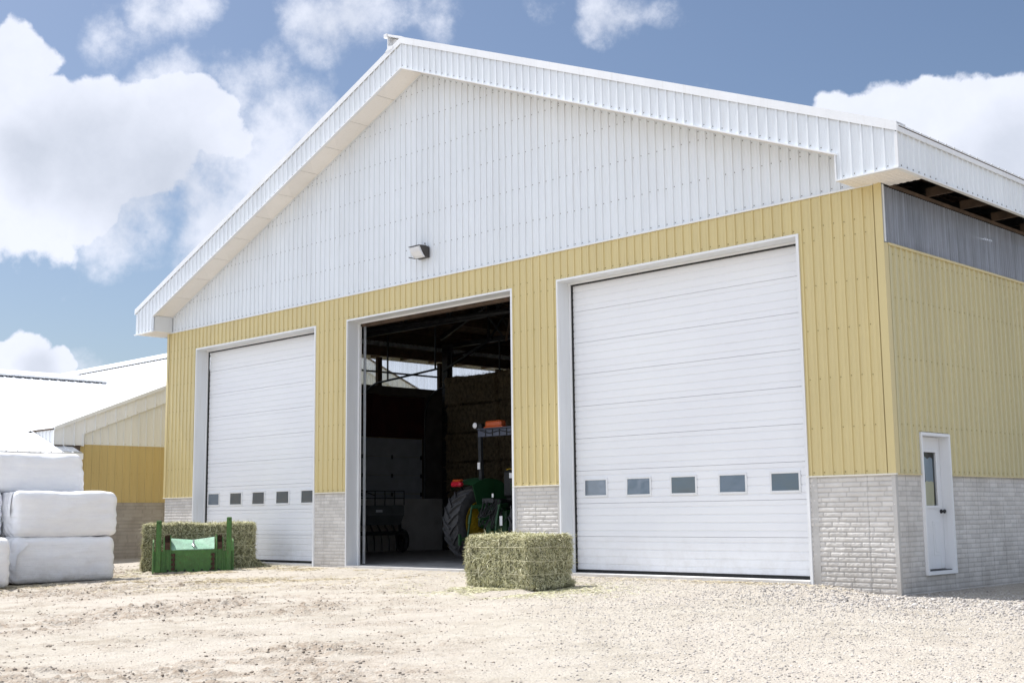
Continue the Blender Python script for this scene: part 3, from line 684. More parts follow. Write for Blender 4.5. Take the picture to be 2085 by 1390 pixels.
mb.box(EAVE-.05, EAVE-.01, OV+.1, DEPTH, ZRB+.02, ZRB+.28); mb.flush('eave_beam', M['wood'], barn); mb.box(0.022, 0.05, 0.22, DEPTH, ZRB-.02, ZRB+.03); mb.flush('eave_beam', M['wood'], barn)
mb.box(0.03, EAVE-.05, 0.22, DEPTH, ZRB+.30, ZRB+.32); mb.flush('eave_decking', M['wood'], barn); mb.box(EL+.03, L0-.03, .22, DEPTH, ZRB+.30, ZRB+.32)
mb.build('eave_decking', M['wood'], barn)

# roof sheets with ribs down the slope
def roof_slope(name, x_top, z_top, x_bot, z_bot, y0, y1, parent, material, pitch=PITCH*1.5, thick=0.04, hs=1.3):
    d = Vector((x_bot-x_top, 0, z_bot-z_top)); L = d.length; d.normalize(); n = Vector((-d.z, 0, d.x)); n = n if n.z > 0 else -n
    mb = MB(); clad(mb, Vector((x_top, 0, z_top))+n*0.001, (0, 1, 0), d, n, y0, y1, C(0), C(L), phase=0.1, pitch=pitch, hscale=hs, minor=True)
    p = [Vector((x_top, 0, z_top)), Vector((x_bot, 0, z_bot)), Vector((x_bot, 0, z_bot))-n*thick, Vector((x_top, 0, z_top))-n*thick]
    mb.prism([(q.x, q.z) for q in p], y0, y1, m=1)
    return mb.build(name, [material, M['wood']], parent)
roof_slope('roof', PX, ZPEAK-.01, EAVE+.05, ZRF-.03, OV+.01, DEPTH+.5, barn, M['roof'])
roof_slope('roof', PX, ZPEAK-.01, EL-.05, ZRF-.03, OV+.01, DEPTH+.5, barn, M['roof'])

# steel trusses, columns, purlins, bracing
def truss(y):
    mb = MB(); m = 0; zb = 6.35
    top = lambda x: rf(x)-0.30
    mb.bar((L0+.3, y, zb), (-.3, y, zb), 0.10, 0.14, m)
    mb.bar((L0+.2, y, top(L0+.2)), (PX, y, top(PX)), 0.09, 0.14, m); mb.bar((PX, y, top(PX)), (-.2, y, top(-.2)), 0.09, 0.14, m)
    n = 10; xs = [L0+.4+k*(-.4-L0-.4)/n for k in range(n+1)]
    for k in range(1, n):
        mb.bar((xs[k], y, zb), (xs[k], y, top(xs[k])), 0.06, 0.06, m)
        q = xs[k+1] if xs[k] < PX else xs[k-1]
        mb.bar((xs[k], y, zb), (q, y, top(q)), 0.05, 0.05, m)
    return mb.build('roof_truss', M['darksteel'], barn)
for y in (2.5, 6.0, 9.5, 13.0, 16.5, 20.0): truss(y)
mb = MB()
for k in range(14):
    for s in (-1, 1):
        x = PX+s*(0.7+k*0.72); 
        if -20.5 < x < -0.2: mb.box(x-.04, x+.04, .4, DEPTH, rf(x)-.24, rf(x)-.06); mb.flush('roof_purlin', M['wood'], barn)
mb = MB()
for y in (9.2, 16.5):
    mb.box(-19.9, -19.75, y-.10, y+.10, 0, 6.3); mb.box(-19.95, -19.70, y-.11, y-.095, 0, 6.3); mb.box(-19.95, -19.70, y+.095, y+.11, 0, 6.3); mb.flush('steel_column', M['darksteel'], barn)
mb = MB()
mb.cyl((-20.2, 1.6, 5.62), (-7.0, 5.6, 6.05), .06); 
mb.bar((-19.8, 9.0, 5.5), (-17.6, 9.0, 6.3), .07); mb.bar((-19.9, 9.1, 5.9), (-19.9, 12.5, 6.9), .06)
mb.bar((-15.0, 4.6, 7.9), (-14.2, 6.2, 5.6), .035); mb.bar((-14.2, 6.2, 5.6), (-12.4, 5.2, 8.0), .05, m=1); mb.bar((-14.2, 6.1, 6.2), (-13.6, 6.2, 5.0), .03)
mb.bar((-11.2, 3.6, 8), (-10.6, 3.6, 5.6), .05)
mb.box(-20.4, -20.3, .6, 18, 5.86, 6.15, 1)
mb.build('bracing', [M['darksteel'], M['wood']], barn)

# interior door in the left wall with its tracks
mb = MB()
for k in range(6):
    z0 = 0.02+k*0.565; mb.box(L0+.03, L0+.075, 6.35, 8.80, z0, z0+0.557, 0, b=0.006)
for k in range(1, 6):
    for y in (6.4, 7.55, 8.72): mb.box(L0+.075, L0+.095, y, y+.06, k*.565-.06, k*.565+.06, 1)
mb.build('inner_door', [simple('grey_insulated_door', (0.36, 0.38, 0.41), 0.6, var=.12), M['darksteel']], barn)
mb = MB()
for y in (6.32, 8.86):
    pts = [(L0+.14, y, 0.02), (L0+.14, y, 4.1)]+[(L0+.14+.9*(1-math.cos(t)), y, 4.1+.85*math.sin(t)) for t in np.linspace(.1, math.pi/2, 8)]+[(L0+3.6, y, 5.12)]
    mb.tube(pts, .032, 6)
    mb.bar((L0+3.5, y, 5.1), (L0+3.5, y, 6.3), .04); mb.bar((L0+1.4, y, 4.97), (L0+1.4, y, 6.3), .035); mb.flush('inner_door_track', M['darksteel'], barn)

# man door in the side wall
mb = MB()
w = 0.045
mb.box(-0.16, 0.052, DY0-.0, DY0+w, DZ0, DZ1); mb.box(-0.16, 0.052, DY1-w, DY1, DZ0, DZ1)
mb.box(-0.16, 0.052, DY0+w, DY1-w, DZ1-w, DZ1); mb.box(-0.16, 0.056, DY0+w, DY1-w, DZ0, DZ0+0.05)
mb.build('side_door_frame', M['white_trim'], barn)
xd = -0.115; y0, y1, z0, z1 = DY0+w+.004, DY1-w-.004, DZ0+.07, DZ1-w-.006
wy0, wy1, wz0, wz1 = y0+.15, y1-.15, 1.10, 1.93
mb = MB()
for (a_, b_, c_, d_) in ((y0, y1, z0, wz0), (y0, y1, wz1, z1), (y0, wy0, wz0, wz1), (wy1, y1, wz0, wz1)): mb.box(xd-.04, xd, a_, b_, c_, d_)
for (a_, b_) in ((y0+.13, y0+.36), (y1-.36, y1-.13)):
    for (c_, d_) in ((z0+.20, 0.88),):
        mb.box(xd, xd+.007, a_, b_, c_, d_, b=.006); mb.box(xd+.007, xd+.013, a_+.05, b_-.05, c_+.05, d_-.05, b=.005)
for (a_, b_, c_, d_) in ((wy0-.035, wy1+.035, wz0-.035, wz0+.01), (wy0-.035, wy1+.035, wz1-.01, wz1+.035), (wy0-.035, wy0+.01, wz0+.01, wz1-.01), (wy1-.01, wy1+.035, wz0+.01, wz1-.01)):
    mb.box(xd, xd+.016, a_, b_, c_, d_, b=.004)
md = mb.build('side_door', M['white_trim'], barn); md['label'] = 'narrow white entry door with a tall glass pane'
mb = MB(); mb.face([(xd-.02, wy0, wz0), (xd-.02, wy1, wz0), (xd-.02, wy1, wz1), (xd-.02, wy0, wz1)]); mb.build('door_glass', M['clear'], md)
mb = MB(); mb.prism([(wy0-.02, wz0-.02), (wy1-.06, wz0-.02), (wy1-.05, wz0+.36), (wy1-.12, wz0+.385), (wy1-.2, wz0+.37), (wy1-.26, wz0+.385), (wy1-.33, wz0+.36), (wy0+.04, wz0+.37), (wy0-.02, wz0+.35)], xd-.028, xd-.0235, 'yz'); mb.build('pale_reflection', M['pale_reflection'], md)  # flat sheet standing in for the pale reflection in the glass
mb = MB(); mb.prism([(wy0-.02, wz0+.3), (wy1-.03, wz0+.3), (wy1-.03, wz1-.10), (wy1-.12, wz1-.08), (wy1-.2, wz1-.11), (wy1-.3, wz1-.07), (wy0+.1, wz1-.12), (wy0-.02, wz1-.08)], xd-.036, xd-.032, 'yz')
mb.prism([(wy0+.1, wz0+.35), (wy0+.26, wz0+.37), (wy0+.24, wz0+.52), (wy0+.18, wz0+.68), (wy0+.13, wz0+.56)], xd-.0315, xd-.0295, 'yz', m=1); mb.build('torn_reflection', [M['sky_reflection'], M['darksteel']], md)  # sheet coloured like the grey-blue sky reflected in the pane
mb = MB(); yk = y1-.07; zk = 1.02
mb.cyl((xd, yk, zk), (xd+.02, yk, zk), .03, n=16); mb.cyl((xd+.02, yk, zk), (xd+.05, yk, zk), .012); mb.lathe([(0, .012), (.005, .028), (.02, .033), (.035, .026), (.04, .002)], (xd+.045, yk, zk), (1, 0, 0), 16)
mb.build('door_knob', M['darksteel'], md, angle=40)
mb = MB(); mb.box(xd-.1, xd+.1, DY0+w+.001, DY1-w-.001, DZ0+.051, DZ0+.062, 0); mb.build('threshold', M['darksteel'], md)

# ------------------------------------------------------------------ floodlight on the gable
XR = -10.13
wl = empty('wall_light', (XR-.18, -0.045, 6.45), label='bronze floodlight with ribbed white lens on the white gable above the open doorway', cat='wall light'); wl.scale = (.88, .85, .66)
mb = MB(); mb.prism([(0, -.17), (0, .17), (-.10, .20), (-.19, .19), (-.30, .17), (-.20, -.04), (-.13, -.15)], -.18, .18, 'yz')
mb.build('housing', M['brown_metal'], wl)
mb = MB(); mb.prism([(-.205, -.05), (-.302, .165), (-.335, .16), (-.345, .13), (-.30, .0), (-.22, -.12), (-.14, -.165), (-.135, -.153)], -.165, .165, 'yz')
for k in range(9): mb.bar((-.15+k*.0375, -.34, .13), (-.15+k*.0375, -.303, -.0), .012, .006, 0)
mb.build('lens', M['bulb'], wl)
mb = MB(); mb.prism([(-.19, .19), (-.36, .165), (-.36, .182), (-.19, .203)], -.185, .185, 'yz'); mb.box(-.184, -.170, -.35, -.1, -.17, -.145); mb.build('visor', M['brown_metal'], wl)
mb = MB(); mb.cyl((.08, -.06, .17), (.08, -.06, .24), .022); mb.cyl((.08, -.06, .24), (.08, -.06, .27), .026, m=1); mb.cyl((.08, -.06, .27), (.08, -.06, .31), .02, .015); mb.build('photocell', [M['brown_metal'], M['bulb']], wl)

# ------------------------------------------------------------------ slab
slab = MB(); slab.box(L0+.26, -.26, REV+.001, DEPTH-.01, -.5, 0.0)
for a, b in OPEN: slab.box(a+.013, b-.013, -0.06, REV-.0005, -.5, -.004, 1)
tag(slab.build('concrete_floor', [M['slab'], simple('pale_concrete_sill', (.58, .56, .53), .8, var=.1)]), kind='structure')

# ------------------------------------------------------------------ the older farm building to the left
fb = empty('farm_building', (-23.5, 6, 0), label='lower white roofed farm building with deep yellow wall, behind the wrapped bales', cat='farm building')
fb0 = empty('x'); bpy.data.objects.remove(fb0)
XA = 0.0; oy = -6.0    # local coordinates: x = X+23.5, y = Y-6
AS = 0.4035; az = lambda Y: 3.507+AS*(Y+1.77) if Y < 7.0 else 3.507+AS*(14.0+1.77-Y)
YR = 7.0; YE = 15.77; Y2 = 14.95
mb = MB()
clad(mb, (0, oy, 0), (0, 1, 0), (0, 0, 1), (1, 0, 0), -14.0, -1.0, C(1.50), C(2.90), phase=.05, pitch=.23)
clad(mb, (0, oy, 0), (0, 1, 0), (0, 0, 1), (1, 0, 0), -1.0, Y2, C(1.50), C(3.10), phase=.05, pitch=.23, rows=('bottom', 2.3, 'top'), screw=.006)
mb.build('wall', [M['yellow_old'], M['yscrew']], fb)
mb = MB()
clad(mb, (0.004, oy, 0), (0, 1, 0), (0, 0, 1), (1, 0, 0), -0.96, Y2, C(3.08), lambda Y: az(Y)-.42, breaks=(YR,), phase=.05, pitch=.23, rows=('bottom', 'top'), screw=.006)
mb.build('gable_wall', [painted_steel('greyed_white_steel', (0.70, 0.70, 0.665), .45, .06), M['screw']], fb)
pc = [dict(O=(0, oy, 0), U=(0, 1, 0), N=(1, 0, 0), u0=-14.0, u1=8.0, z0=-0.5, z1=1.50, seed=61, rel=.35, step=.03, rowh=.10, joints=())]
foundation('foundation', pc, fb, M['block_old'])
mb = MB()
g0 = .05
clad(mb, (g0, oy, 0), (0, 1, 0), (0, 0, 1), (1, 0, 0), -0.95, YE, lambda Y: az(Y)-.49, az, breaks=(YR,), phase=.0, pitch=.30, rows=('bottom', 'top'), screw=.006)
clad(mb, (g0, oy, 0), (0, 1, 0), (0, 0, 1), (1, 0, 0), -1.77, -0.95, C(3.03), az, phase=.0, pitch=.30, rows=('bottom', 'top'), screw=.006)
clad(mb, (0, oy-1.77, 0), (1, 0, 0), (0, 0, 1), (0, -1, 0), -4.0, g0, C(3.03), C(3.507), phase=.0, pitch=.23)
mb.box(-4, g0+.01, oy-1.77, oy-1.0, 3.03, 3.045, 2)
mb.box(g0-.03, g0+.03, oy-1.80, oy-1.775, 3.02, 3.5)
mb.box(.01, .075, oy-.96, oy-.93, 3.03, 3.40)
mb.prism([(-1.80+oy, 3.43), (-1.80+oy, 3.53), (YR+oy, az(YR)+.03), (YR+oy, az(YR)-.07)], g0+.021, g0+.06, 'yz')
mb.build('fascia', [painted_steel('aged_white_fascia', (0.76, 0.77, 0.77), .4, .05), M['screw'], M['wood']], fb)
# roof slope A: ridge along -x
def slope_y(name, Y0, z0, Y1, z1, x0, x1, parent, n_sgn=1):
    d = Vector((0, Y1-Y0, z1-z0)); L = d.length; d.normalize(); n = Vector((0, -d.z, d.y)); n = n if n.z > 0 else -n
    mb = MB(); O = Vector((0, Y0+oy, z0))
    clad(mb, O, (1, 0, 0), d, n, x0, x1, C(0), C(L), phase=.02, pitch=.23, hscale=.22)
    mb.prism([(Y0+oy, z0-.001), (Y1+oy, z1-.001), (Y1+oy, z1-.05), (Y0+oy, z0-.05)], x0, x1, 'yz', m=1)
    return mb.build(name, [M['roof'], M['wood']], parent)
slope_y('roof', YR, az(YR), -1.80, az(-1.80), -34, .09, fb)
slope_y('roof', YR, az(YR), YE, az(YR)-AS*(YE-YR), -34, .09, fb)
mb = MB()
zr = az(YR)
mb.prism([(YR-.34+oy, zr-.34*AS+.045), (YR+oy, zr+.10), (YR+.34+oy, zr-.34*AS+.045), (YR+.34+oy, zr-.34*AS+.10), (YR+oy, zr+.17), (YR-.34+oy, zr-.34*AS+.10)], -34, .12, 'yz')
for k in range(76): mb.box(-.3-k*.23-.06, -.3-k*.23+.06, YR-.36+oy, YR-.345+oy, zr-.36*AS+.01, zr-.36*AS+.05, 1)
mb.build('ridge_cap', [M['white_trim'], M['darksteel']], fb)
# wing C: ridge along y in front, roof falling to +x
CS = 0.347; cz = lambda X: 3.468+CS*(-24.787-X)
xr = -31.4; xe = -22.88
lx = lambda X: X+23.5
mb = MB()
# roof plane split so that it stops at the valley with roof A
def cpt(X, Y, dz=0): return (lx(X), Y+oy, cz(X)+dz)
yv = lambda X: min(3.81, (cz(X)-3.507)/AS-1.77)      # valley line
xs = [xe]+[xe-(xe-xr)*k/24 for k in range(1, 25)]
n_ribs = 60
for k in range(24):
    a_, b_ = xs[k], xs[k+1]
    ya, yb = (yv(a_), yv(b_)) if b_ < -24.7 else (-1.24 if a_ > -24.3 else -1.8, -1.24 if b_ > -24.3 else -1.8)
    mb.face([cpt(a_, -15), cpt(a_, ya), cpt(b_, yb), cpt(b_, -15)])
    mb.face([cpt(a_, -15, -.05), cpt(b_, -15, -.05), cpt(b_, yb, -.05), cpt(a_, ya, -.05)], 1)
for k in range(62):
    Y = 3.6-k*.30; X1 = xe if Y < -1.26 else (-23.5+lx(0)*0 - 24.79+23.5 + (-23.5)*0 if False else None)
    Xtop = xr; Xb = xe
    if Y > -1.26: # ends on the valley
        Xb = -24.787-((3.507+AS*(Y+1.77))-3.468)/CS
    if Xb > Xtop+.1:
        mb.prism([(0, 0), (0.02, .02), (.045, .02), (.065, 0)], 0, 0) if False else None
        p0 = Vector(cpt(Xb, Y, .008)); p1 = Vector(cpt(Xtop, Y, .008)); mb.bar(p0, p1, .04, .03, 0)
mb.face([cpt(xr, -15), cpt(xr, 3.81), (lx(2*xr-xe), 3.81+oy, cz(xe)), (lx(2*xr-xe), -15+oy, cz(xe))])
mb.build('wing_roof', [M['roof'], M['wood']], fb)
mb = MB(); zr2 = cz(xr)
mb.prism([(lx(xr)+.30, zr2-.30*CS+.05), (lx(xr), zr2+.10), (lx(xr)-.3, zr2-.3*CS+.05), (lx(xr)-.3, zr2-.3*CS+.11), (lx(xr), zr2+.17), (lx(xr)+.30, zr2-.30*CS+.11)], -15+oy, 3.6+oy)
for k in range(60): mb.box(lx(xr)+.30, lx(xr)+.315, 3.3+oy-k*.30-.11, 3.3+oy-k*.3+.11, zr2-.3*CS+.005, zr2-.3*CS+.05, 1)
mb.build('ridge_cap', [M['white_trim'], M['darksteel']], fb)
mb = MB(); mb.box(lx(xe)-.02, lx(xe)+.02, -15+oy, -1.22+oy, cz(xe)-.17, cz(xe)-.005); mb.box(0.0, lx(xe)-.02, -1.26+oy, -1.22+oy, cz(xe)-.17, cz(xe)+.0)
mb.build('eave_fascia', M['white_trim'], fb)
mb = MB()
mb.prism([(0.03, cz(xe)-.0+.02), (lx(xe), cz(xe)+.0), (lx(xe), cz(xe)+.012), (.03, cz(xe)+.17), (-.5, cz(-24.0)), (-.5, cz(-24)-.05)], -1.75+oy, -1.23+oy)
mb.build('valley_flashing', M['galv'], fb)

# ------------------------------------------------------------------ hay
def box_grid(n):
    # unit cube surface grid -> verts (in -1..1) and quads
    V, F, off = [], [], 0
    t = [np.linspace(-1, 1, k+1) for k in n]
    for ax in range(3):
        a, b = [q for q in range(3) if q != ax]
        A, B = np.meshgrid(t[a], t[b], indexing='ij')
        for s in (-1, 1):
            P = np.zeros(A.shape+(3,)); P[..., a] = A; P[..., b] = B; P[..., ax] = s
            f = grid_faces(len(t[a]), len(t[b]), off)
            if (s > 0) == (ax == 1): f = f[:, ::-1]
            V.append(P.reshape(-1, 3)); F.append(f); off += A.size
    return np.concatenate(V), np.concatenate(F)
def hay_bale(name, L, W, H, blades, mats, seed, detail=36, ragged=0.03, blade_len=(0.04, 0.10), foot=0.0):
    r = np.random.default_rng(seed)
    V, F = box_grid((detail, int(detail*W/L)+4, int(detail*H/L)+4))
    half = np.array([L/2, W/2, H/2])
    def shape(P):
        Q = np.clip(P, -1, 1)*half
        rr = 0.07; inner = half-rr; D = Q-np.clip(Q, -inner, inner); n = np.linalg.norm(D, axis=1, keepdims=True)
        Q = np.where(n > rr, np.clip(Q, -inner, inner)+D/np.maximum(n, 1e-6)*rr, Q)
        nd_ = Q/half; nrm = np.sign(Q)*(np.abs(nd_) > 0.86); ln = np.maximum(np.linalg.norm(nrm, axis=1, keepdims=True), 1e-6); nrm = nrm/ln
        flake = 0.030*np.abs(np.sin(Q[:, 0]*math.pi/0.13+2*fbm(Q[:, 2]*2, Q[:, 1]*2, 0, seed)))
        h = 0.055*(fbm(Q[:, 0]*2.1+4, Q[:, 1]*2.1, Q[:, 2]*2.6, seed+8, 2)-.5)*2+ragged*(fbm(Q[:, 0]*7, Q[:, 1]*7, Q[:, 2]*7, seed, 4)-.5)*2-flake
        Q = Q+nrm*h[:, None]
        if foot > 0:
            k = np.clip((-Q[:, 2]/half[2]-0.45)/0.55, 0, 1)**2; side = np.clip(Q[:, 0]/half[0], 0, 1)
            Q[:, 0] += foot*k*side; Q[:, 1] *= 1+0.06*k
        return Q, nrm
    Q, _ = shape(V); Q[:, 2] += H/2
    # blades
    A = np.array([W*H, L*H, L*W]); A = np.array([A[0], A[0], A[1], A[1], A[2], 0.0]); A = A/A.sum()
    face = r.choice(6, blades, p=A); P = r.uniform(-1, 1, (blades, 3))
    ax = face//2; sg = np.where(face % 2 == 0, 1.0, -1.0); sg = np.where(face == 4, 1.0, sg)
    P[np.arange(blades), ax] = sg
    B, nr = shape(P); nrm = np.zeros((blades, 3)); nrm[np.arange(blades), ax] = sg
    B[:, 2] += H/2
    B = B-nrm*0.012
    T = r.normal(size=(blades, 3)); T[:, 2] -= 0.35*(ax != 2); T -= nrm*(T*nrm).sum(1, keepdims=True)*0.85
    T += nrm*np.abs(r.normal(0.28, 0.22, (blades, 1))); T /= np.linalg.norm(T, axis=1, keepdims=True)
    ln = r.uniform(*blade_len, (blades, 1))*np.where(r.random((blades, 1)) < .07, 1.8, 1.0); w = r.uniform(0.0022, 0.0048, (blades, 1))
    S = np.cross(T, nrm+r.normal(size=(blades, 3))*.4); S /= np.maximum(np.linalg.norm(S, axis=1, keepdims=True), 1e-6)
    mid = B+T*ln*.5+nrm*ln*.10; tip = B+T*ln-nrm*ln*.05+np.array([0, 0, -1])*ln*.12
    BV = np.stack([B-S*w, B+S*w, mid+S*w, tip+S*w*.3, tip-S*w*.3, mid-S*w], 1).reshape(-1, 3)
    o = np.arange(blades)*6+len(Q)
    BF = np.concatenate([np.stack([o, o+1, o+2, o+5], 1), np.stack([o+5, o+2, o+3, o+4], 1)])
    Vt = np.concatenate([Q, BV]); Vt[:, 2] = np.maximum(Vt[:, 2], -0.02)
    Ft = np.concatenate([F, BF]); mi = np.concatenate([np.zeros(len(F)), np.ones(len(BF))])
    return Vt, Ft, mi
def place_bale(name, c, rz, L, W, H, blades, mats, seed, twine=True, **k):
    lab = {x: k.pop(x) for x in ('label', 'cat', 'group') if x in k}
    root = empty(name, (c[0], c[1], c[2]), rz, **lab)
    V, F, mi = hay_bale('hay', L, W, H, blades, mats, seed, **k)
    np_mesh('hay_body', V, F, mats, root, mi=mi)
    if twine:
        for q in (.27, .52, .78):
            z = q*H; pts = []; l2, w2 = L/2-.004, W/2-.004
            for (u, v) in ((-1, -.9), (-.97, -1), (-.5, -1.012), (0, -1.0), (.5, -1.012), (.97, -1), (1, -.9), (1.008, 0), (1, .9), (.97, 1), (0, 1.01), (-.97, 1), (-1, .9), (-1.008, 0), (-1, -.9)):
                pts.append((u*l2, v*w2, z+random.uniform(-.012, .012)))
            mb = MB(); mb.tube(pts, .0045, 5); mb.build('twine', M['twine'], root)
    return root
HB = (M['haybody'], M['hay'])
hx, hy = -5.70, -2.03
place_bale('hay_bale', (hx, hy, gz(hx, hy)-.01), R(-6), 1.64, .94, .82, 36000, HB, 3, foot=.22, ragged=.05, label='shaggy green hay bale on the gravel before the open doorway', cat='hay bale')
bx, by = -16.52, -1.45
place_bale('hay_bale', (bx, by, gz(bx, by)-.01), R(57), 2.45, 1.0, 1.02, 38000, HB, 5, foot=.38, ragged=.065, label='long green hay bale standing behind the green metal bracket', cat='hay bale')
# stack inside the barn
V, F, mi = hay_bale('hay', 2.3, 1.15, .88, 2600, None, 31, detail=20, ragged=.05, blade_len=(.06, .14))
first = None; spots = []
for k in range(6):
    for j, x in enumerate((-18.35, -16.0, -13.65, -11.3)):
        spots.append((x+random.uniform(-.05, .05), 9.35+random.uniform(-.07, .07), k*.872))
for k, (x, y, z) in enumerate(spots):
    e = empty('stored_bale', (x, y, z), R(random.uniform(-1.5, 1.5)), label='dark stored hay bale in the tall stack behind the tractor', cat='hay bale', group='hay bales stacked inside the barn')
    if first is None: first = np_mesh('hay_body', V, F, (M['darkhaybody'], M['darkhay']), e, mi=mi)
    else:
        c = first.copy(); col.objects.link(c); c.parent = e

# ------------------------------------------------------------------ wrapped bales
def wrapped_bale(c, rz, L, W, H, seed, label, flap=False, tilt=0.0):
    root = empty('wrapped_bale', c, rz, label=label, cat='wrapped bale', group='white wrapped bales stacked by the yard')
    V, F = box_grid((56, 30, 30)); half = np.array([L/2, W/2, H/2]); Q = V*half; rr = 0.125
    inner = half-rr; D = Q-np.clip(Q, -inner, inner); n = np.linalg.norm(D, axis=1, keepdims=True)
    Q = np.where(n > 1e-6, np.clip(Q, -inner, inner)+D/np.maximum(n, 1e-6)*np.minimum(n, rr), Q)
    k = Q/half; nr = D/np.maximum(n, 1e-6)
    flat = n[:, 0] < 1e-6; nr[flat] = 0
    bulge = 0.045*(1-k[:, 0]**2)*(1-k[:, 2]**2)
    Q[:, 1] += np.sign(Q[:, 1])*bulge*np.abs(k[:, 1])
    Q[:, 0] += np.sign(Q[:, 0])*.03*(1-k[:, 1]**2)*(1-k[:, 2]**2)*np.abs(k[:, 0])
    Q[:, 2] += 0.03*(fbm(Q[:, 0]*1.6, Q[:, 1]*1.6, 0, seed)-.5)*2*(k[:, 2]+.6)
    wr = 0.008*(fbm(Q[:, 0]*1.3, Q[:, 1]*1.5, Q[:, 2]*11, seed+2, 4)-.5)*2
    lumps = 0.022*(fbm(Q[:, 0]*4, Q[:, 1]*4, Q[:, 2]*4, seed+5, 3)-.5)*2
    Q = Q+nr*(wr+lumps)[:, None]
    # gathered film on the end: radial creases
    end = np.clip((np.abs(k[:, 0])-.8)/.2, 0, 1); ang = np.arctan2(k[:, 2]+.2, k[:, 1])
    Q[:, 0] += np.sign(Q[:, 0])*end*0.012*np.sin(ang*13+3*fbm(ang*2, k[:, 1], 0, seed))*np.clip(np.hypot(k[:, 1], k[:, 2]), 0, 1)
    sh = tilt*(k[:, 2]); Q[:, 0] += sh
    Q[:, 2] += H/2; Q[:, 2] = np.maximum(Q[:, 2], 0.0)
    o = np_mesh('film_wrap', Q, F, M['wrap'], root, smooth=True)
    if flap:
        mb = MB(); n_ = 14; pts = []
        for i in range(n_+1):
            t = i/n_; y = -W/2+.10+t*W*.55
            for (dx, z) in ((-.02, H*.97), (-.05-.02*math.sin(9*t), H*.7), (-.035-.03*math.sin(7*t+1), H*(.42+.12*math.sin(5*t)))): pts.append((-L/2+dx, y, z))
        fs = [(i*3+j, i*3+j+1, i*3+j+4, i*3+j+3) for i in range(n_) for j in range(2)]
        mb.mesh(pts, fs); mb.build('loose_flap', M['wrap'], root, smooth=True)
    if seed in (1, 3):
        mb = MB(); mb.mesh([(-L/2+.10, -W/2-.02, H*.95), (-L/2-.03, -W/2+.25, H*.93), (-L/2-.045, -W/2+.12, H*.55), (-L/2+.02, -W/2+.0, H*.22), (-L/2+.05, -W/2-.035, H*.62), (-L/2+.30, -W/2-.035, H*.88)], [(0, 1, 2, 4), (2, 3, 4), (0, 4, 5)]); mb.build('film_fold', M['wrap'], root, smooth=True)
    return root
d1 = Vector((.06, .9982)); n1 = Vector((.9982, -.06)); ang1 = math.atan2(d1.y, d1.x)
def wb(px_, py_, along, back, z, **k):       # from the front-left foot of the stack
    p = Vector((px_, py_))+d1*along-n1*back
    return (p.x, p.y, z)
bx0, by0 = -15.52, -6.18; LB, WB, HB_ = 2.08, .98, .92
zb = gz(-15.5, -5)-.01
wrapped_bale(wb(bx0, by0, LB/2, WB/2, zb), ang1, LB, WB, HB_, 1, 'white wrapped bale on the ground, right end of the bottom row', tilt=-.03)
wrapped_bale(wb(bx0, by0, LB/2+.01, WB/2+.02, zb+HB_-.012), ang1, LB+.06, WB, HB_, 2, 'white wrapped bale in the middle row, resting on the right-hand ground bale', flap=True, tilt=-.01)
wrapped_bale(wb(bx0, by0, -1.72/2-.10, WB/2+.42, zb+HB_-.012), ang1, 1.72, WB, HB_, 3, 'white wrapped bale of the middle row cut by the left edge of the picture')
wrapped_bale(wb(bx0, by0, -1.72/2-.14, WB/2+.50, zb), ang1, 1.72, WB, HB_, 4, 'white wrapped ground bale set back between its two neighbours')
wrapped_bale(wb(bx0, by0, 0.40, WB/2+.62, zb+2*HB_-.05), ang1, 2.45, WB, .82, 5, 'topmost white wrapped bale of the stack', tilt=-.05)
wrapped_bale(wb(bx0, by0, -1.20, WB/2-.95, zb-.01), ang1+.05, 1.6, WB, HB_, 6, 'white wrapped ground bale nearest the camera at the left edge')
wrapped_bale(wb(bx0, by0, LB/2-.1, WB*1.5+.05, zb), ang1, LB, WB, HB_, 7, 'white wrapped ground bale hidden behind the right end of the bottom row')
wrapped_bale(wb(bx0, by0, LB/2-.1, WB*1.5+.05, zb+HB_-.012), ang1, LB, WB, HB_, 8, 'white wrapped bale hidden behind the middle row under the topmost bale')

# ------------------------------------------------------------------ green loader bracket
gx, gy = -15.56, -2.18; gd = Vector((.46, .888)).normalized(); ga = math.atan2(gd.y, gd.x)
gr = empty('loader_bracket', (gx, gy, gz(gx, gy)-.015), ga, label='worn green steel tractor attachment with two upright bars standing on the ground', cat='tractor attachment')
W2 = .86   # local: x along width, -y to the camera
mb = MB()
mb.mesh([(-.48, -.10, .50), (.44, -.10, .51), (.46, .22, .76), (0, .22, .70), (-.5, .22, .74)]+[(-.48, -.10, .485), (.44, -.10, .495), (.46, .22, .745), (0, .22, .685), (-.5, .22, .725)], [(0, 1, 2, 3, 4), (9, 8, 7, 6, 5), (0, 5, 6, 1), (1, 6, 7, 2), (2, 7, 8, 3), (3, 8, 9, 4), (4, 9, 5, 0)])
mb.flush('top_plate', worn_paint('sky_glare_green_paint', (0.20, 0.38, 0.26)), gr)  # paler green paints in the sky glare on the sloping plate
mb.box(-.56, .50, -.10, -.08, .03, .485)
mb.box(-.56, .50, -.12, .24, .0, .03); mb.box(-.8, .8, .20, .23, .0, .45)
for k in range(9): mb.cyl((-.72+k*.18, -.125, .055), (-.72+k*.18, -.10, .055), .022, n=10, m=1)
mb.build('back_plate', [M['worn_green'], M['black']], gr)
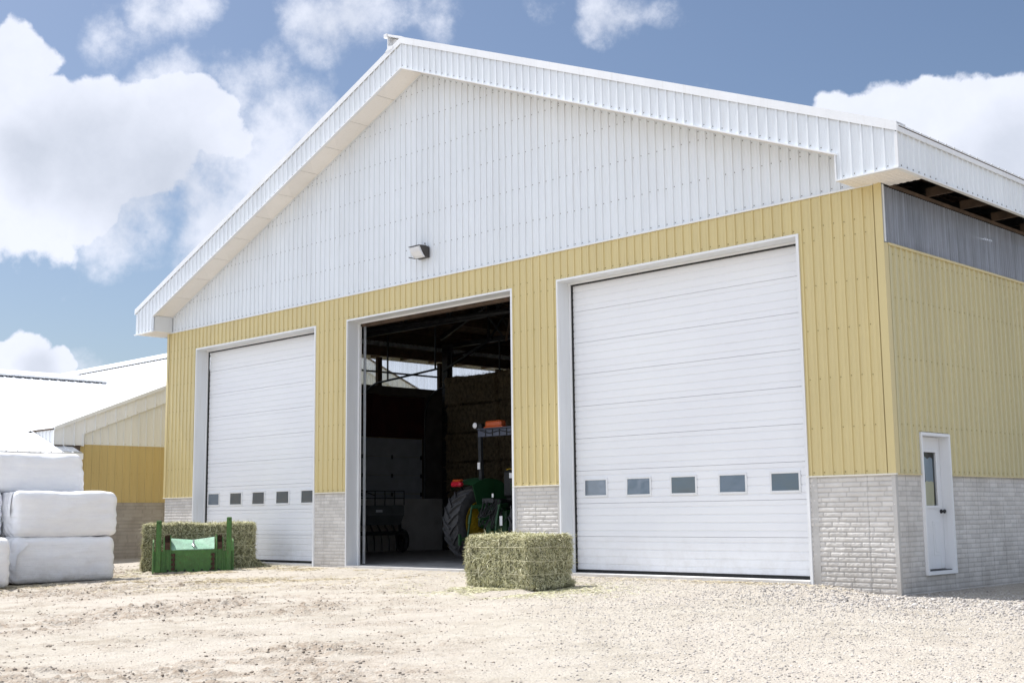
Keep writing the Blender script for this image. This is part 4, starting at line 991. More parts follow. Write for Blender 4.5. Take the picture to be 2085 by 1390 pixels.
for s in (-1, 1):
    mb = MB()
    mb.prism([(-.13, 0), (.25, 0), (.25, .55), (.12, .72), (-.02, .66), (-.13, .48)], s*.86, s*.835, 'yz')
    mb.prism([(-.13, 0), (.25, 0), (.25, .55), (.12, .76), (-.04, .76), (-.13, .55)], s*.63, s*.61, 'yz')
    mb.prism([(-.13, 0), (.25, 0), (.25, .55), (.12, .82), (-.04, .82), (-.13, .55)], s*.50, s*.48, 'yz')
    mb.box(min(s*.835, s*.63), max(s*.835, s*.63), -.105, -.09, .02, .46)
    mb.box(min(s*.61, s*.50), max(s*.61, s*.50), -.085, -.07, .02, .55)
    mb.build('side_plate', M['worn_green'], gr)
    mb = MB(); mb.box(min(s*.61, s*.50), max(s*.61, s*.50), -.10, -.088, .50, .66); mb.box(min(s*.61, s*.50), max(s*.61, s*.50), .03, .045, .50, .80); mb.box(min(s*.612, s*.498), max(s*.612, s*.498), -.05, .12, .815, .828); mb.box(min(s*.61, s*.5), max(s*.61, s*.5), -.03, .05, .68, .70)
    mb.build('hook_pocket', M['rust'], gr)
    mb = MB(); x = s*.745
    mb.box(x-.055, x+.055, -.155, -.13, .02, 1.13+.06*(s > 0), 0, b=.012); mb.box(x-.055, x+.055, -.13, -.108, .02, .52)
    mb.cyl((x, -.1555, 1.07+.06*(s > 0)), (x, -.153, 1.07+.06*(s > 0)), .012, m=1)
    mb.build('upright_bar', [M['worn_green'], M['black']], gr)
mb = MB(); mb.cyl((0.0, .02, .59), (0.0, .02, .70), .02); mb.cyl((0, -.01, .57), (0, .05, .60), .04); mb.tube([(-.02, -.02, .60), (0, -.07, .57), (.03, -.06, .53), (.01, -.04, .55)], .014)
mb.build('latch_pin', M['galv'], gr)
for s in (-1, 1):
    mb = MB(); x = s*.42
    for k in range(4): mb.box(x-.05, x+.03, -.14, -.10, .06+k*.10, .11+k*.10)
    mb.cyl((x, -.14, .08), (x, -.14, .42), .018); mb.build('latch_rod', M['rust'], gr)

# ------------------------------------------------------------------ tractor
tr = empty('tractor', (-10.55, 2.60, 0), 0, label='green tractor with yellow rims and orange beacon, seen from behind in the open doorway', cat='tractor')
def wheel(cx, cy, r, w, rim_r, lugs, parent):
    root = empty('wheel', (cx, cy, r), 0); root.parent = parent
    prof = [(-w/2*.72, rim_r), (-w/2*.98, rim_r+(r-rim_r)*.35), (-w/2, rim_r+(r-rim_r)*.6), (-w/2*.93, r*.945), (-w/2*.5, r*.962), (0, r*.966), (w/2*.5, r*.962), (w/2*.93, r*.945), (w/2, rim_r+(r-rim_r)*.6), (w/2*.98, rim_r+(r-rim_r)*.35), (w/2*.72, rim_r)]
    mb = MB(); mb.lathe([(t, q-.03) if 0 < i < len(prof)-1 else (t, q) for i, (t, q) in enumerate(prof)], (0, 0, 0), (1, 0, 0), 56)
    for s in (-1, 1):
        for k in range(lugs):
            a0 = 2*math.pi*(k+(0.5 if s > 0 else 0))/lugs; n = 6; rows = []
            for i in range(n+1):
                t = i/n; x = s*(-.012+t*(w/2+.004)); a = a0+(1 if True else -1)*t*(0.30*.87/r); rr = r-.0-.045*t**4
                hw = .5*(.036+.012*t)/r
                for (da, rad) in ((-hw*1.6, rr-.075), (-hw, rr), (hw, rr), (hw*1.6, rr-.075)):
                    rows.append((x, math.sin(a+da)*rad, math.cos(a+da)*rad))
            fs = [(i*4+j, i*4+j+1, i*4+j+5, i*4+j+4) for i in range(n) for j in range(3)]+[(0, 1, 2, 3), (n*4+3, n*4+2, n*4+1, n*4)]
            mb.mesh(rows, fs)
    mb.build('tyre', M['tyre'], root, angle=35)
    mb = MB(); mb.lathe([(-w/2*.70, rim_r+.012), (-w/2*.74, rim_r-.02), (-w/2*.5, rim_r-.05), (0, rim_r-.07), (w/2*.5, rim_r-.05), (w/2*.74, rim_r-.02), (w/2*.70, rim_r+.012)], (0, 0, 0), (1, 0, 0), 40)
    mb.lathe([(-.02, rim_r-.06), (0.0, rim_r*.55), (.03, rim_r*.45), (.03, .01)], (0, 0, 0), (1, 0, 0), 40); mb.lathe([(-.04, rim_r-.06), (-.02, rim_r*.55), (-.01, .01)], (0, 0, 0), (1, 0, 0), 40)
    for k in range(8):
        t = k*math.pi/4; mb.cyl((-.05, math.sin(t)*.14, math.cos(t)*.14), (.06, math.sin(t)*.14, math.cos(t)*.14), .018, n=8)
    mb.build('rim', M['yellow_rim'], root, angle=35)
    return root
for s in (-1, 1):
    wheel(s*1.03, 0, .87, .50, .50, 22, tr); wheel(s*.95, 2.45, .60, .38, .33, 20, tr)
mb = MB()
mb.box(-.24, .24, -.25, 1.2, .62, 1.12, b=.05); mb.box(-.2, .2, 1.2, 3.0, .6, .95, b=.04); mb.cyl((-.85, 0, .87), (.85, 0, .87), .13, n=20); mb.bar((-.85, 2.45, .6), (.85, 2.45, .6), .14)
mb.box(-.32, .32, -.42, -.22, .55, 1.15, b=.03)
mb.build('chassis', M['green_paint'], tr)
mb = MB(); mb.prism([(1.35, .95), (3.15, .95), (3.25, 1.15), (3.15, 1.48), (1.35, 1.68)], -.36, .36, 'yz'); mb.build('hood', M['green_paint'], tr)
for s in (-1, 1):
    # fender: curved shell over the tyre
    vs, fs = [], []; n = 14; xi, xo = s*.60, s*1.29
    for i in range(n+1):
        a = R(-33+i*95/n); rr = .98
        yy, zz = math.sin(a)*rr*1.0, .87+math.cos(a)*rr-.04*(abs(a) > 1)
        for (x, dz) in ((xi, -.0), (xi, .0), (s*.95, .03), (s*1.2, .01), (xo, -.05), (xo, -.09)):
            vs.append((x, yy*(1+dz*.3), zz+dz))
    for i in range(n):
        for j in range(5): fs.append((i*6+j, i*6+j+1, (i+1)*6+j+1, (i+1)*6+j))
    mb = MB(); mb.mesh(vs, fs)
    # inner side sheet of the fender
    arc = [(math.sin(R(-33+i*95/n))*.98, .87+math.cos(R(-33+i*95/n))*.98) for i in range(n+1)]
    mb.prism([(-.30, .98), ]+arc+[(.55, 1.05)], s*.60, s*.585, 'yz')
    fe = mb.build('fender', M['green_paint'], tr, angle=40)
    mb = MB(); mb.box(s*1.0-.16, s*1.0+.16, -.93, -.72, 1.37, 1.56, b=.05)
    mb2 = MB(); cx = s*1.02
    mb2.box(cx-.17, cx+.15, -.66, -.52, 1.67, 1.78, 0, b=.035); mb2.box(cx-.14, cx+.12, -.64, -.50, 1.78, 1.83, 1, b=.025)
    mb2.build('tail_light', [M['red_lens'], M['orange_lens']], fe)
    mb = MB()
    mb.bar((s*.66, -.18, 1.15), (s*.66, -.22, 2.9), .09, .07); mb.bar((s*.66, -.18, 1.15), (s*.5, -.1, .95), .1, .1)
    mb.build('roll_bar_post', M['darksteel'], tr)
mb = MB(); mb.box(-.70, .70, -.26, -.18, 2.76, 2.92, b=.01); mb.box(-.70, .70, -.30, -.14, 2.92, 2.95, b=.008)
for k in range(5): mb.box(-.45+k*.22, -.43+k*.22, -.275, -.26, 2.77, 2.91, 1)
mb.tube([(-.6, -.27, 2.9), (-.3, -.28, 2.83), (0, -.27, 2.88), (.3, -.28, 2.82), (.6, -.27, 2.88)], .01, m=1)
mb.build('roll_bar_canopy', [simple('blue_grey_steel', (0.07, 0.08, 0.11), .5), M['black']], tr)
mb = MB(); mb.box(-.40, .10, -.34, -.14, 2.955, 3.10, b=.035); mb.box(-.44, .14, -.32, -.16, 2.95, 2.97); mb.build('beacon', M['orange_lens'], tr)
for s in (-1, 1):
    mb = MB(); mb.cyl((s*.72, -.25, 3.02), (s*.72, -.33, 3.02), .05, .07, 16); mb.lathe([(0, .068), (.02, .05), (.03, .005)], (s*.72, -.33, 3.02), (0, -1, 0), 16, m=1); mb.cyl((s*.72, -.25, 2.95), (s*.72, -.25, 3.02), .015)
    mb.cyl((s*.58, -.22, 3.0), (s*.58, -.31, 3.0), .05, .06, 16)
    mb.build('work_lamp', [M['black'], M['bulb']], tr)
mb = MB(); mb.box(-.26, .26, .15, .65, 1.32, 1.46, b=.05); mb.box(-.25, .25, .06, .18, 1.42, 2.02, b=.05); mb.build('seat', M['black'], tr)
mb = MB(); mb.tube([(-.12, .06, 2.03), (0, .05, 2.045), (.12, .06, 2.03)], .012); mb.build('seat_piping', M['yellow_rim'], tr)
mb = MB(); mb.box(-.58, .58, -.1, 1.25, 1.08, 1.14); mb.box(-.5, -.3, .0, .5, 1.14, 1.4, b=.03); mb.box(.3, .5, .0, .5, 1.14, 1.4, b=.03); mb.bar((0, 1.1, 1.3), (0, .85, 1.85), .08)
mb.lathe([(-.015, .19), (0, .205), (.015, .19), (0, .178), (-.015, .19)], (0, .83, 1.88), (0, -.4, .9), 28)
mb.build('operator_platform', M['black'], tr)
mb = MB()   # three point hitch
for s in (-1, 1):
    mb.bar((s*.30, -.35, .62), (s*.45, -1.05, .52), .05, .07); mb.bar((s*.30, -.35, 1.25), (s*.42, -.72, 1.22), .06, .08)
    mb.cyl((s*.42, -.72, 1.22), (s*.42, -.85, .56), .022); mb.cyl((s*.42, -.76, 1.05), (s*.42, -.80, .85), .035); mb.bar((s*.18, -.40, .70), (s*.18, -.46, 1.35), .07, .04)
    mb.bar((s*.45, -1.05, .40), (s*.45, -1.05, .64), .04, .06)
mb.bar((-.3, -.42, 1.18), (.3, -.42, 1.18), .09, .09); mb.bar((0, -.4, 1.0), (0, -.9, .95), .045); mb.box(-.2, .2, -.48, -.42, .8, 1.1); mb.cyl((0, -.42, .72), (0, -.60, .72), .04)
mb.bar((-.2, -.45, .38), (.2, -.45, .38), .08, .06)
mb.build('hitch_arms', M['green_paint'], tr)
mb = MB(); rh = random.Random(5)
for k in range(16):
    x = rh.uniform(-.34, .34); x2 = x+rh.uniform(-.25, .25); z = rh.uniform(1.15, 1.42); d = rh.uniform(.15, .5)
    pts = [(x+(x2-x)*t, -.46-.22*math.sin(math.pi*t)-.02*k*.3, z*(1-t)+rh.uniform(.9, 1.35)*t-d*math.sin(math.pi*t)) for t in np.linspace(0, 1, 9)]
    zz = pts[-1][2]
    pts = [(a, b, z+(zz-z)*t-d*math.sin(math.pi*t)) for (a, b, _), t in zip(pts, np.linspace(0, 1, 9))]
    mb.tube(pts, .014, 6)
mb.build('hydraulic_hoses', M['black'], tr)
mb = MB(); mb.box(-.32, .02, -.50, -.46, 1.30, 1.40); mb.box(-.70, -.62, -.275, -.262, 2.05, 2.2, 1); mb.box(.52, .60, -.80, -.795, .82, 1.02, 1); mb.box(-.02, .03, -.50, -.49, 1.42, 1.50, 1); mb.box(.02, .28, .0, .05, 1.84, 1.95, 1)
mb.build('remote_valves', [M['darksteel'], M['label_white']], tr)

# ------------------------------------------------------------------ dark seeder standing at the left inside
se = empty('seed_drill', (-19.25, 5.9, 0), R(80), label='dark farm implement with tubes and a railed hopper parked left inside the doorway', cat='farm implement'); se.scale = (.72, .8, .9)
mb = MB(); mb.box(-1.1, 1.1, -.32, .3, 1.15, 1.50, b=.03); mb.prism([(-.32, 1.15), (.3, 1.15), (.12, .88), (-.12, .88)], -1.05, 1.05, 'yz'); mb.build('hopper', simple('grey_hopper_paint', (.13, .14, .14), .5, var=.2), se)
mb = MB()
for z in (1.95, 1.72): mb.bar((-1.1, -.30, z), (1.1, -.30, z), .03)
for k in range(6): mb.bar((-1.1+k*.44, -.30, 1.5), (-1.1+k*.44, -.30, 1.96), .03)
mb.bar((-1.1, -.3, 2.05), (-.2, -.3, 1.8), .03); mb.build('railing', M['darksteel'], se)
mb = MB(); mb.bar((-1.2, .0, .62), (1.2, .0, .62), .12); mb.bar((-1.2, -.35, .62), (1.2, -.35, .62), .08); mb.bar((-1.1, 0, .6), (-1.1, 0, 1.2), .08); mb.bar((1.1, 0, .6), (1.1, 0, 1.2), .08)
for k in range(7): mb.tube([(-1+k*.33, -.1, .9), (-.98+k*.33, -.3, .7), (-1+k*.33, -.45, .4), (-1.02+k*.33, -.5, .08)], .022, 6)
mb.build('frame', M['darksteel'], se)
for s in (-1, 1):
    mb = MB(); mb.lathe([(-.09, .2), (-.1, .34), (0, .38), (.1, .34), (.09, .2)], (s*1.28, .1, .38), (1, 0, 0), 28); mb.lathe([(-.05, .2), (0, .01)], (s*1.28, .1, .38), (1, 0, 0), 28); mb.build('wheel', M['tyre'], se)
mb = MB(); mb.box(-.2, .1, -.325, -.321, 1.28, 1.36); mb.build('plate', M['label_white'], se)

# ------------------------------------------------------------------ ground
def axis(lo, hi, step, far):
    mid = np.arange(lo, hi+1e-6, step); g = step; out = []; x = hi
    while x < far: g *= 1.22; x += g; out.append(x)
    g = step; x = lo; neg = []
    while x > -far: g *= 1.22; x -= g; neg.append(x)
    return np.concatenate([neg[::-1], mid, out])
gxs = axis(-24.0, 7.0, 0.045, 900); gys = axis(-13.5, 0.6, 0.032, 900)
X, Y = np.meshgrid(gxs, gys, indexing='ij')
Z = ground_z(X, Y)
# rutted, dug-up soil to the left front; smoother packed gravel to the right
AL, DP = (X+Y)*.7071, (Y-X)*.7071
lf = np.clip((-7.4-(X+Y))/3.5, 0, 1); lf = lf*lf*(3-2*lf)*np.clip((-1.2-Y)/2.0, 0, 1)
band = fbm(AL*.30+7, DP*.62+3, 0, 91, 5)
earth = np.clip((band-.49)*7, 0, 1)*lf*np.clip((fbm(AL*1.1, DP*2.6, 0, 97, 4)-.36)*6, 0, 1) + 0.5*lf*np.clip((fbm(AL*1.3, DP*3.2, 0, 95, 4)-.52)*9, 0, 1)
dry = np.clip(1-np.abs(Y+0.6)/1.6, 0, 1)
clodn = fbm(X*9, Y*9, 0, 71, 4)
Z = Z+0.05*(fbm(X*.45, Y*.45, 0, 77, 3)-.5)*np.clip(-Y/2, 0, 1)
Z = Z+(0.006+0.075*earth)*np.clip(clodn-.47, 0, 1)*2.2*np.clip(-Y*1.2, 0, 1)
Z = Z+(0.012+.012*lf)*(fbm(X*3.2, Y*3.2, 0, 73, 3)-.5)
gravel = np.clip((X+Y+8.0)/2.5, 0, 1)
Z = Z+gravel*0.016*(fbm(X*16, Y*16, 0, 74, 2)-.5)*1.5
for xc in (-11.2, -9.4, -4.9, -3.1):
    cx_ = xc+0.020*np.clip(-Y, 0, 14)**2*(.6 if xc < -8 else .9); t_ = np.exp(-((X-cx_)/.26)**2)*np.clip(-Y/1.0, 0, 1)*np.clip((13-(-Y))/5, 0, 1)
    Z = Z-0.016*t_*(0.6+.8*fbm(X*1.1, Y*.5, 0, 88, 2))+0.006*np.exp(-((np.abs(X-cx_)-.34)/.09)**2)*(t_ > 0)*np.clip(-Y, 0, 1)
    earth = np.clip(earth+0.22*t_*np.clip((fbm(X*2.5, Y*1.1, 0, 89, 3)-.42)*6, 0, 1), 0, 1)
inside = (Y > -0.0) & (X > L0) & (X < 0)
Z = np.where(inside, -0.16, Z)
beyond = (np.abs(X) > 60) | (np.abs(Y) > 60)
V = np.stack([X, Y, Z], -1).reshape(-1, 3)
gnd = np_mesh('ground', V, grid_faces(len(gxs), len(gys)), M['ground'], smooth=True); tag(gnd, kind='structure')
at = gnd.data.attributes.new('earth', 'FLOAT', 'POINT'); at.data.foreach_set('value', np.clip(earth, 0, 1).astype(np.float32).ravel())
from mathutils.bvhtree import BVHTree
def zlook(x, y):
    ix = np.clip(np.searchsorted(gxs, x)-1, 0, len(gxs)-2); iy = np.clip(np.searchsorted(gys, y)-1, 0, len(gys)-2)
    fx = (x-gxs[ix])/(gxs[ix+1]-gxs[ix]); fy = (y-gys[iy])/(gys[iy+1]-gys[iy])
    return Z[ix, iy]*(1-fx)*(1-fy)+Z[ix+1, iy]*fx*(1-fy)+Z[ix, iy+1]*(1-fx)*fy+Z[ix+1, iy+1]*fx*fy
def elook(x, y):
    ix = np.clip(np.searchsorted(gxs, x)-1, 0, len(gxs)-2); iy = np.clip(np.searchsorted(gys, y)-1, 0, len(gys)-2); return earth[ix, iy]
# stones
t = (1+5**.5)/2
ICO_V = np.array([(-1, t, 0), (1, t, 0), (-1, -t, 0), (1, -t, 0), (0, -1, t), (0, 1, t), (0, -1, -t), (0, 1, -t), (t, 0, -1), (t, 0, 1), (-t, 0, -1), (-t, 0, 1)])/1.9
ICO_F = np.array([(0, 11, 5), (0, 5, 1), (0, 1, 7), (0, 7, 10), (0, 10, 11), (1, 5, 9), (5, 11, 4), (11, 10, 2), (10, 7, 6), (7, 1, 8), (3, 9, 4), (3, 4, 2), (3, 2, 6), (3, 6, 8), (3, 8, 9), (4, 9, 5), (2, 4, 11), (6, 2, 10), (8, 6, 7), (9, 8, 1)])
def scatter(name, x, y, size, material, flat=(.45, .9), sink=.25, kind='stuff', label=None):
    n = len(x); z = zlook(x, y)
    B = ICO_V[None]*(1+rng.normal(0, .16, (n, 12, 1)))
    B = B*np.stack([rng.uniform(.7, 1.35, n), rng.uniform(.6, 1.1, n), rng.uniform(flat[0], flat[1], n)], -1)[:, None]*size[:, None, None]
    a = rng.uniform(0, 6.283, n); c, s = np.cos(a)[:, None], np.sin(a)[:, None]
    P = np.stack([B[..., 0]*c-B[..., 1]*s+x[:, None], B[..., 0]*s+B[..., 1]*c+y[:, None], B[..., 2]+(z+size*sink)[:, None]], -1)
    F = (ICO_F[None]+12*np.arange(n)[:, None, None]).reshape(-1, 3)
    o = np_mesh(name, P.reshape(-1, 3), F, material); tag(o, label=label, kind=kind); return o
def outside(x, y): return ~((y > -0.02) & (x > L0-.0) & (x < 0.02))
n = 85000
x = rng.uniform(-9, 6.5, n); y = -13+13.0*rng.random(n)**.9; y = np.where(x > .05, y+rng.uniform(0, 6, n)*(rng.random(n) < .4), y)
k = (rng.random(n) < np.clip((x+y+8.6)/3.0, 0.05, 1)) & outside(x, y); x, y = x[k], y[k]
big = np.clip((x+2.5)/2, 0, 1)*np.clip(1-np.abs(y+.6)/3.2, 0, 1)
size = (.0045+.010*rng.random(len(x))**3)*(1+2.2*big*rng.random(len(x)))
scatter('gravel_stones', x, y, size, M['stone'], sink=.1, label='loose pale gravel stones spread over the yard')
n = 46000
x = rng.uniform(-20, 3, n); y = rng.uniform(-13, -.3, n); e = elook(x, y); k = rng.random(n) < np.clip(.10*np.clip((-7.8-x-y)/2, 0, 1)+.9*e, 0, 1); x, y, e = x[k], y[k], e[k]
size = (.005+.011*rng.random(len(x))**3)*(1+1.0*e*rng.random(len(x)))
scatter('earth_clods', x, y, size, M['clod'], sink=.15, label='brown earth clods strewn over the rutted dirt')
# straw and hay litter
def litter(name, centres, material, label, lo=.03, hi=.10):
    xs_, ys_ = [], []
    for (cx, cy, sx, sy, n_, rot) in centres:
        a = rng.normal(0, sx, n_); b = rng.normal(0, sy, n_); xs_.append(cx+a*math.cos(rot)-b*math.sin(rot)); ys_.append(cy+a*math.sin(rot)+b*math.cos(rot))
    x = np.concatenate(xs_); y = np.concatenate(ys_); k = outside(x, y); x, y = x[k], y[k]
    m_ = fbm(x*1.8, y*1.8, 0, 55, 3) > .42; x, y = x[m_], y[m_]; n_ = len(x); z = zlook(x, y)+.004
    a = rng.uniform(0, 6.283, n_); T = np.stack([np.cos(a), np.sin(a), rng.normal(.04, .10, n_)], -1); S = np.stack([-np.sin(a), np.cos(a), rng.normal(0, .5, n_)], -1)
    ln = rng.uniform(lo, hi, n_)[:, None]; w = rng.uniform(.0016, .0032, n_)[:, None]; P = np.stack([x, y, z], -1)
    V = np.stack([P-S*w, P+S*w, P+T*ln+S*w, P+T*ln-S*w], 1).reshape(-1, 3)
    o = np_mesh(name, V, (np.arange(n_)[:, None]*4+np.arange(4)[None]), material); tag(o, label=label, kind='stuff')
litter('scattered_straw', [(-13.3, -4.6, 1.8, .35, 9000, R(40)), (-15.0, -2.6, 1.6, .25, 4500, R(50)), (-12.0, -5.6, 2.6, .5, 4500, R(35)), (-13.8, -.7, 1.2, .3, 4500, 0), (-11.5, -3.0, 1.6, .4, 3500, R(30)), (-2.4, -.28, .8, .16, 1300, 0), (-4.7, -.3, .8, .2, 500, 0), (-10.3, -.45, 1.6, .25, 1000, 0), (-15.3, -7.3, .8, .3, 2500, R(40))], M['straw'], 'golden straw scattered in drifts over the dirt')
litter('scattered_hay', [(hx, hy-.1, .75, .55, 7000, 0), (hx+.5, hy-.35, .9, .45, 5000, 0), (bx+.3, by-.2, 1.1, .6, 5000, R(57)), (-5.2, -3.2, .9, .4, 2500, 0)], M['hay'], 'green hay litter fallen round the bales', .03, .08)

# ------------------------------------------------------------------ camera
cam = bpy.data.cameras.new('camera'); co = bpy.data.objects.new('camera', cam); col.objects.link(co); scene.camera = co
yaw, pitch, roll = .7821, .1384, -.0114
Fv = Vector((-math.sin(yaw)*math.cos(pitch), math.cos(yaw)*math.cos(pitch), math.sin(pitch))); Rv = Vector((math.cos(yaw), math.sin(yaw), 0)); Uv = Rv.cross(Fv)
R2 = Rv*math.cos(roll)+Uv*math.sin(roll); U2 = -Rv*math.sin(roll)+Uv*math.cos(roll)
mt = Matrix((R2, U2, -Fv)).transposed().to_4x4(); mt.translation = (8.862, -16.7847, 1.0438); co.matrix_world = mt
cam.lens = 2528.25/2085*36; cam.sensor_width = 36; cam.clip_start = .1; cam.clip_end = 4000
def direction(u, v):     # direction of a point of the sky, measured from where the photographer stood
    d = Fv+R2*((u-1042.5)/2528.25)-U2*((v-695)/2528.25); return d.normalized()

# ------------------------------------------------------------------ light
sl = bpy.data.lights.new('sun', 'SUN'); sl.energy = SUN_E = 4.6; sl.angle = R(.53); sl.color = (1, .975, .94)
so = bpy.data.objects.new('sun', sl); col.objects.link(so); so.rotation_euler = SUN.to_track_quat('Z', 'Y').to_euler(); so.location = (0, 0, 30)
w = bpy.data.worlds.new('World'); scene.world = w; w.use_nodes = True; nt = w.node_tree; nt.nodes.clear()
out = nd(nt, 'ShaderNodeOutputWorld'); bg = nd(nt, 'ShaderNodeBackground'); bg.inputs[1].default_value = SKY_S = 0.067
sky = nd(nt, 'ShaderNodeTexSky'); sky.sky_type = 'NISHITA'; sky.sun_disc = False; sky.sun_elevation = math.asin(SUN.z)
sky.sun_rotation = math.atan2(SUN.x, SUN.y); sky.air_density = 1.0; sky.dust_density = 1.8; sky.ozone_density = 1.0; sky.altitude = 200
tc = nd(nt, 'ShaderNodeTexCoord'); dirv = tc.outputs['Generated']
def M2(op, a, b=None, c=None, clamp=False):
    n = nd(nt, 'ShaderNodeMath', operation=op, use_clamp=clamp)
    for i, q in enumerate((a, b, c)):
        if q is None: continue
        if isinstance(q, (int, float)): n.inputs[i].default_value = q
        else: nt.links.new(q, n.inputs[i])
    return n.outputs[0]
nA = noise(nt, dirv, 4.2, 10, .60); nB = noise(nt, dirv, 14.0, 8, .62); nC = noise(nt, dirv, 1.9, 4, .5)
warp = nd(nt, 'ShaderNodeTexNoise'); warp.inputs['Scale'].default_value = 9; warp.inputs['Detail'].default_value = 6; nt.links.new(dirv, warp.inputs['Vector'])
wv = nd(nt, 'ShaderNodeVectorMath', operation='MULTIPLY_ADD'); wv.inputs[1].default_value = (.085,)*3; nt.links.new(warp.outputs['Color'], wv.inputs[0])
off = nd(nt, 'ShaderNodeVectorMath', operation='ADD'); off.inputs[1].default_value = (-.0425,)*3; nt.links.new(dirv, off.inputs[0]); nt.links.new(off.outputs[0], wv.inputs[2])
def blob(u, v, r, wgt=1.0, soft=.25):
    d = direction(u, v); n = nd(nt, 'ShaderNodeVectorMath', operation='DISTANCE'); n.inputs[1].default_value = d; nt.links.new(wv.outputs[0], n.inputs[0])
    mr = nd(nt, 'ShaderNodeMapRange', interpolation_type='SMOOTHSTEP'); rr = r/2528.25
    mr.inputs[1].default_value = rr*1.35; mr.inputs[2].default_value = rr*(.55-soft); mr.inputs[3].default_value = 0; mr.inputs[4].default_value = wgt
    nt.links.new(n.outputs['Value'], mr.inputs[0]); return mr.outputs[0]
def union(bl):
    r = bl[0]
    for b in bl[1:]: r = M2('SMOOTH_MAX', r, b, .12)
    return r
solid = union([blob(*q) for q in ((-20, 330, 230), (150, 290, 170), (300, 290, 160), (410, 270, 110), (90, 180, 60), (20, 120, 80), (150, 400, 100), (1800, 260, 130), (1710, 250, 80), (1860, 210, 70), (1960, 330, 190), (2060, 260, 120), (2150, 300, 170), (60, 720, 62), (120, 745, 60), (10, 745, 60), (780, 770, 110), (900, 760, 130), (1030, 750, 110))])  # last three: unseen cloud added behind the barn, whitening the far clear strip
wisp = union([blob(*q) for q in ((330, -20, 130, 1.0), (200, 60, 100, .75), (640, 70, 110, .9), (760, 50, 100, .85), (560, 110, 90, .8), (860, 25, 90, .8), (1240, 0, 110, .9), (1210, 60, 70, .85), (1360, 20, 70, .75), (1100, 5, 80, .7), (520, 200, 150, 1.05), (610, 210, 110, .95), (530, 330, 150, 1.05), (620, 290, 90, .9), (430, 410, 150, 1.0), (230, 420, 150, 1.05), (90, 415, 80, 1.0), (540, 440, 120, .85), (600, 370, 110, 1.0), (650, 180, 60, .8), (330, 200, 120, 1.0), (420, 300, 140, 1.1), (180, 745, 70, .7), (170, 590, 130, .35), (1450, 175, 60, .45), (1700, 560, 300, .3))])

vor = nd(nt, 'ShaderNodeTexVoronoi', feature='SMOOTH_F1'); vor.inputs['Scale'].default_value = 24; nt.links.new(wv.outputs[0], vor.inputs['Vector'])
nE = noise(nt, dirv, 40.0, 7, .65)
fr = M2('ADD', M2('ADD', M2('MULTIPLY', M2('SUBTRACT', nA, .5), .9), M2('MULTIPLY', M2('SUBTRACT', nB, .5), .9)), M2('MULTIPLY', M2('SUBTRACT', nE, .5), .55))
puff = M2('MULTIPLY', M2('SUBTRACT', .40, vor.outputs['Distance']), .42)
ds = nd(nt, 'ShaderNodeMapRange', interpolation_type='SMOOTHSTEP'); nt.links.new(M2('ADD', M2('ADD', solid, M2('MULTIPLY', fr, .75)), puff), ds.inputs[0]); ds.inputs[1].default_value = .43; ds.inputs[2].default_value = .61
dw = nd(nt, 'ShaderNodeMapRange', interpolation_type='SMOOTHSTEP'); nt.links.new(M2('ADD', M2('ADD', wisp, M2('MULTIPLY', fr, 1.5)), M2('MULTIPLY', puff, .5)), dw.inputs[0]); dw.inputs[1].default_value = .42; dw.inputs[2].default_value = 1.15; dw.inputs[4].default_value = .9
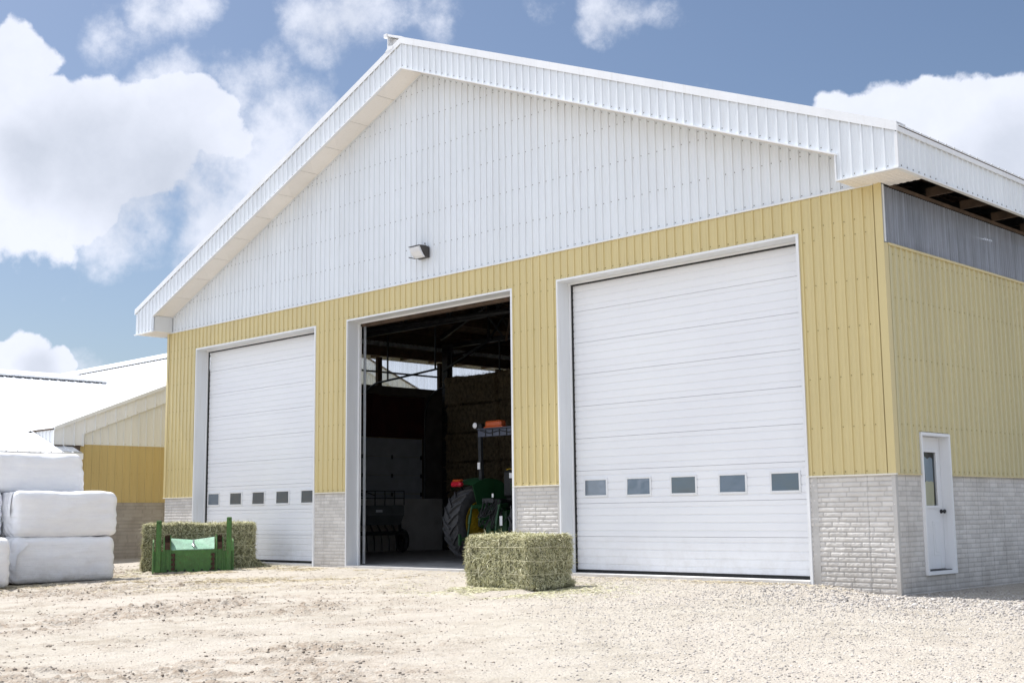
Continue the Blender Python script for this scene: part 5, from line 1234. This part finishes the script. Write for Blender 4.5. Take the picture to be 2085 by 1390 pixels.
# bright cloud added behind the photographer to lift the shaded front
d0 = direction(1042, 500); dt = nd(nt, 'ShaderNodeVectorMath', operation='DOT_PRODUCT'); dt.inputs[1].default_value = d0; nt.links.new(dirv, dt.inputs[0])
away = nd(nt, 'ShaderNodeMapRange'); nt.links.new(dt.outputs['Value'], away.inputs[0]); away.inputs[1].default_value = .86; away.inputs[2].default_value = .70
nD = noise(nt, dirv, 2.6, 9, .6)
dr_ = nd(nt, 'ShaderNodeMapRange', interpolation_type='SMOOTHSTEP'); nt.links.new(nD, dr_.inputs[0]); dr_.inputs[1].default_value = .40; dr_.inputs[2].default_value = .54
dq = nd(nt, 'ShaderNodeVectorMath', operation='DOT_PRODUCT'); dq.inputs[1].default_value = Vector((-.50, -.78, .38)).normalized(); nt.links.new(dirv, dq.inputs[0])
side = nd(nt, 'ShaderNodeMapRange', interpolation_type='SMOOTHSTEP'); nt.links.new(dq.outputs['Value'], side.inputs[0]); side.inputs[1].default_value = -.05; side.inputs[2].default_value = .35; side.inputs[3].default_value = .36
rest = M2('MULTIPLY', M2('MULTIPLY', dr_.outputs[0], away.outputs[0]), side.outputs[0])
dens = M2('MAXIMUM', ds.outputs[0], dw.outputs[0])
# cloud tone: white crowns, grey bellies
belly = union([blob(*q) for q in ((170, 320, 140, 1, .4), (300, 360, 150, 1, .4), (60, 340, 100, .9, .4), (420, 400, 80, .7, .4), (2060, 340, 110, .8, .4), (1960, 370, 80, .6, .4), (90, 750, 45, .7, .3), (700, 60, 90, .5, .4), (1250, 20, 90, .5, .4))])
tone = M2('SUBTRACT', M2('ADD', M2('ADD', .92, M2('MULTIPLY', M2('SUBTRACT', nC, .5), .5)), M2('MULTIPLY', fr, .45)), M2('MULTIPLY', belly, M2('ADD', .58, M2('MULTIPLY', M2('SUBTRACT', nA, .5), 1.8))))
tn = nd(nt, 'ShaderNodeClamp'); nt.links.new(tone, tn.inputs[0])
ccol = mixc(nt, tn.outputs[0], (.30/SKY_S, .335/SKY_S, .40/SKY_S), (.56/SKY_S, .585/SKY_S, .66/SKY_S))
skyc = mixc(nt, 1.0, sky.outputs[0], (0.87, .91, .97), 'MULTIPLY')
nt.links.new(mixc(nt, rest, mixc(nt, dens, skyc, ccol), (.76/SKY_S, .83/SKY_S, .98/SKY_S)), bg.inputs[0]); nt.links.new(bg.outputs[0], out.inputs[0])

scene.view_settings.view_transform = 'Standard'; scene.view_settings.look = 'None'; scene.view_settings.exposure = 0.72; scene.view_settings.gamma = 1
scene.render.engine = 'CYCLES'
scene.cycles.max_bounces = 8; scene.cycles.transparent_max_bounces = 8
scene.render.resolution_x = 1024; scene.render.resolution_y = 682
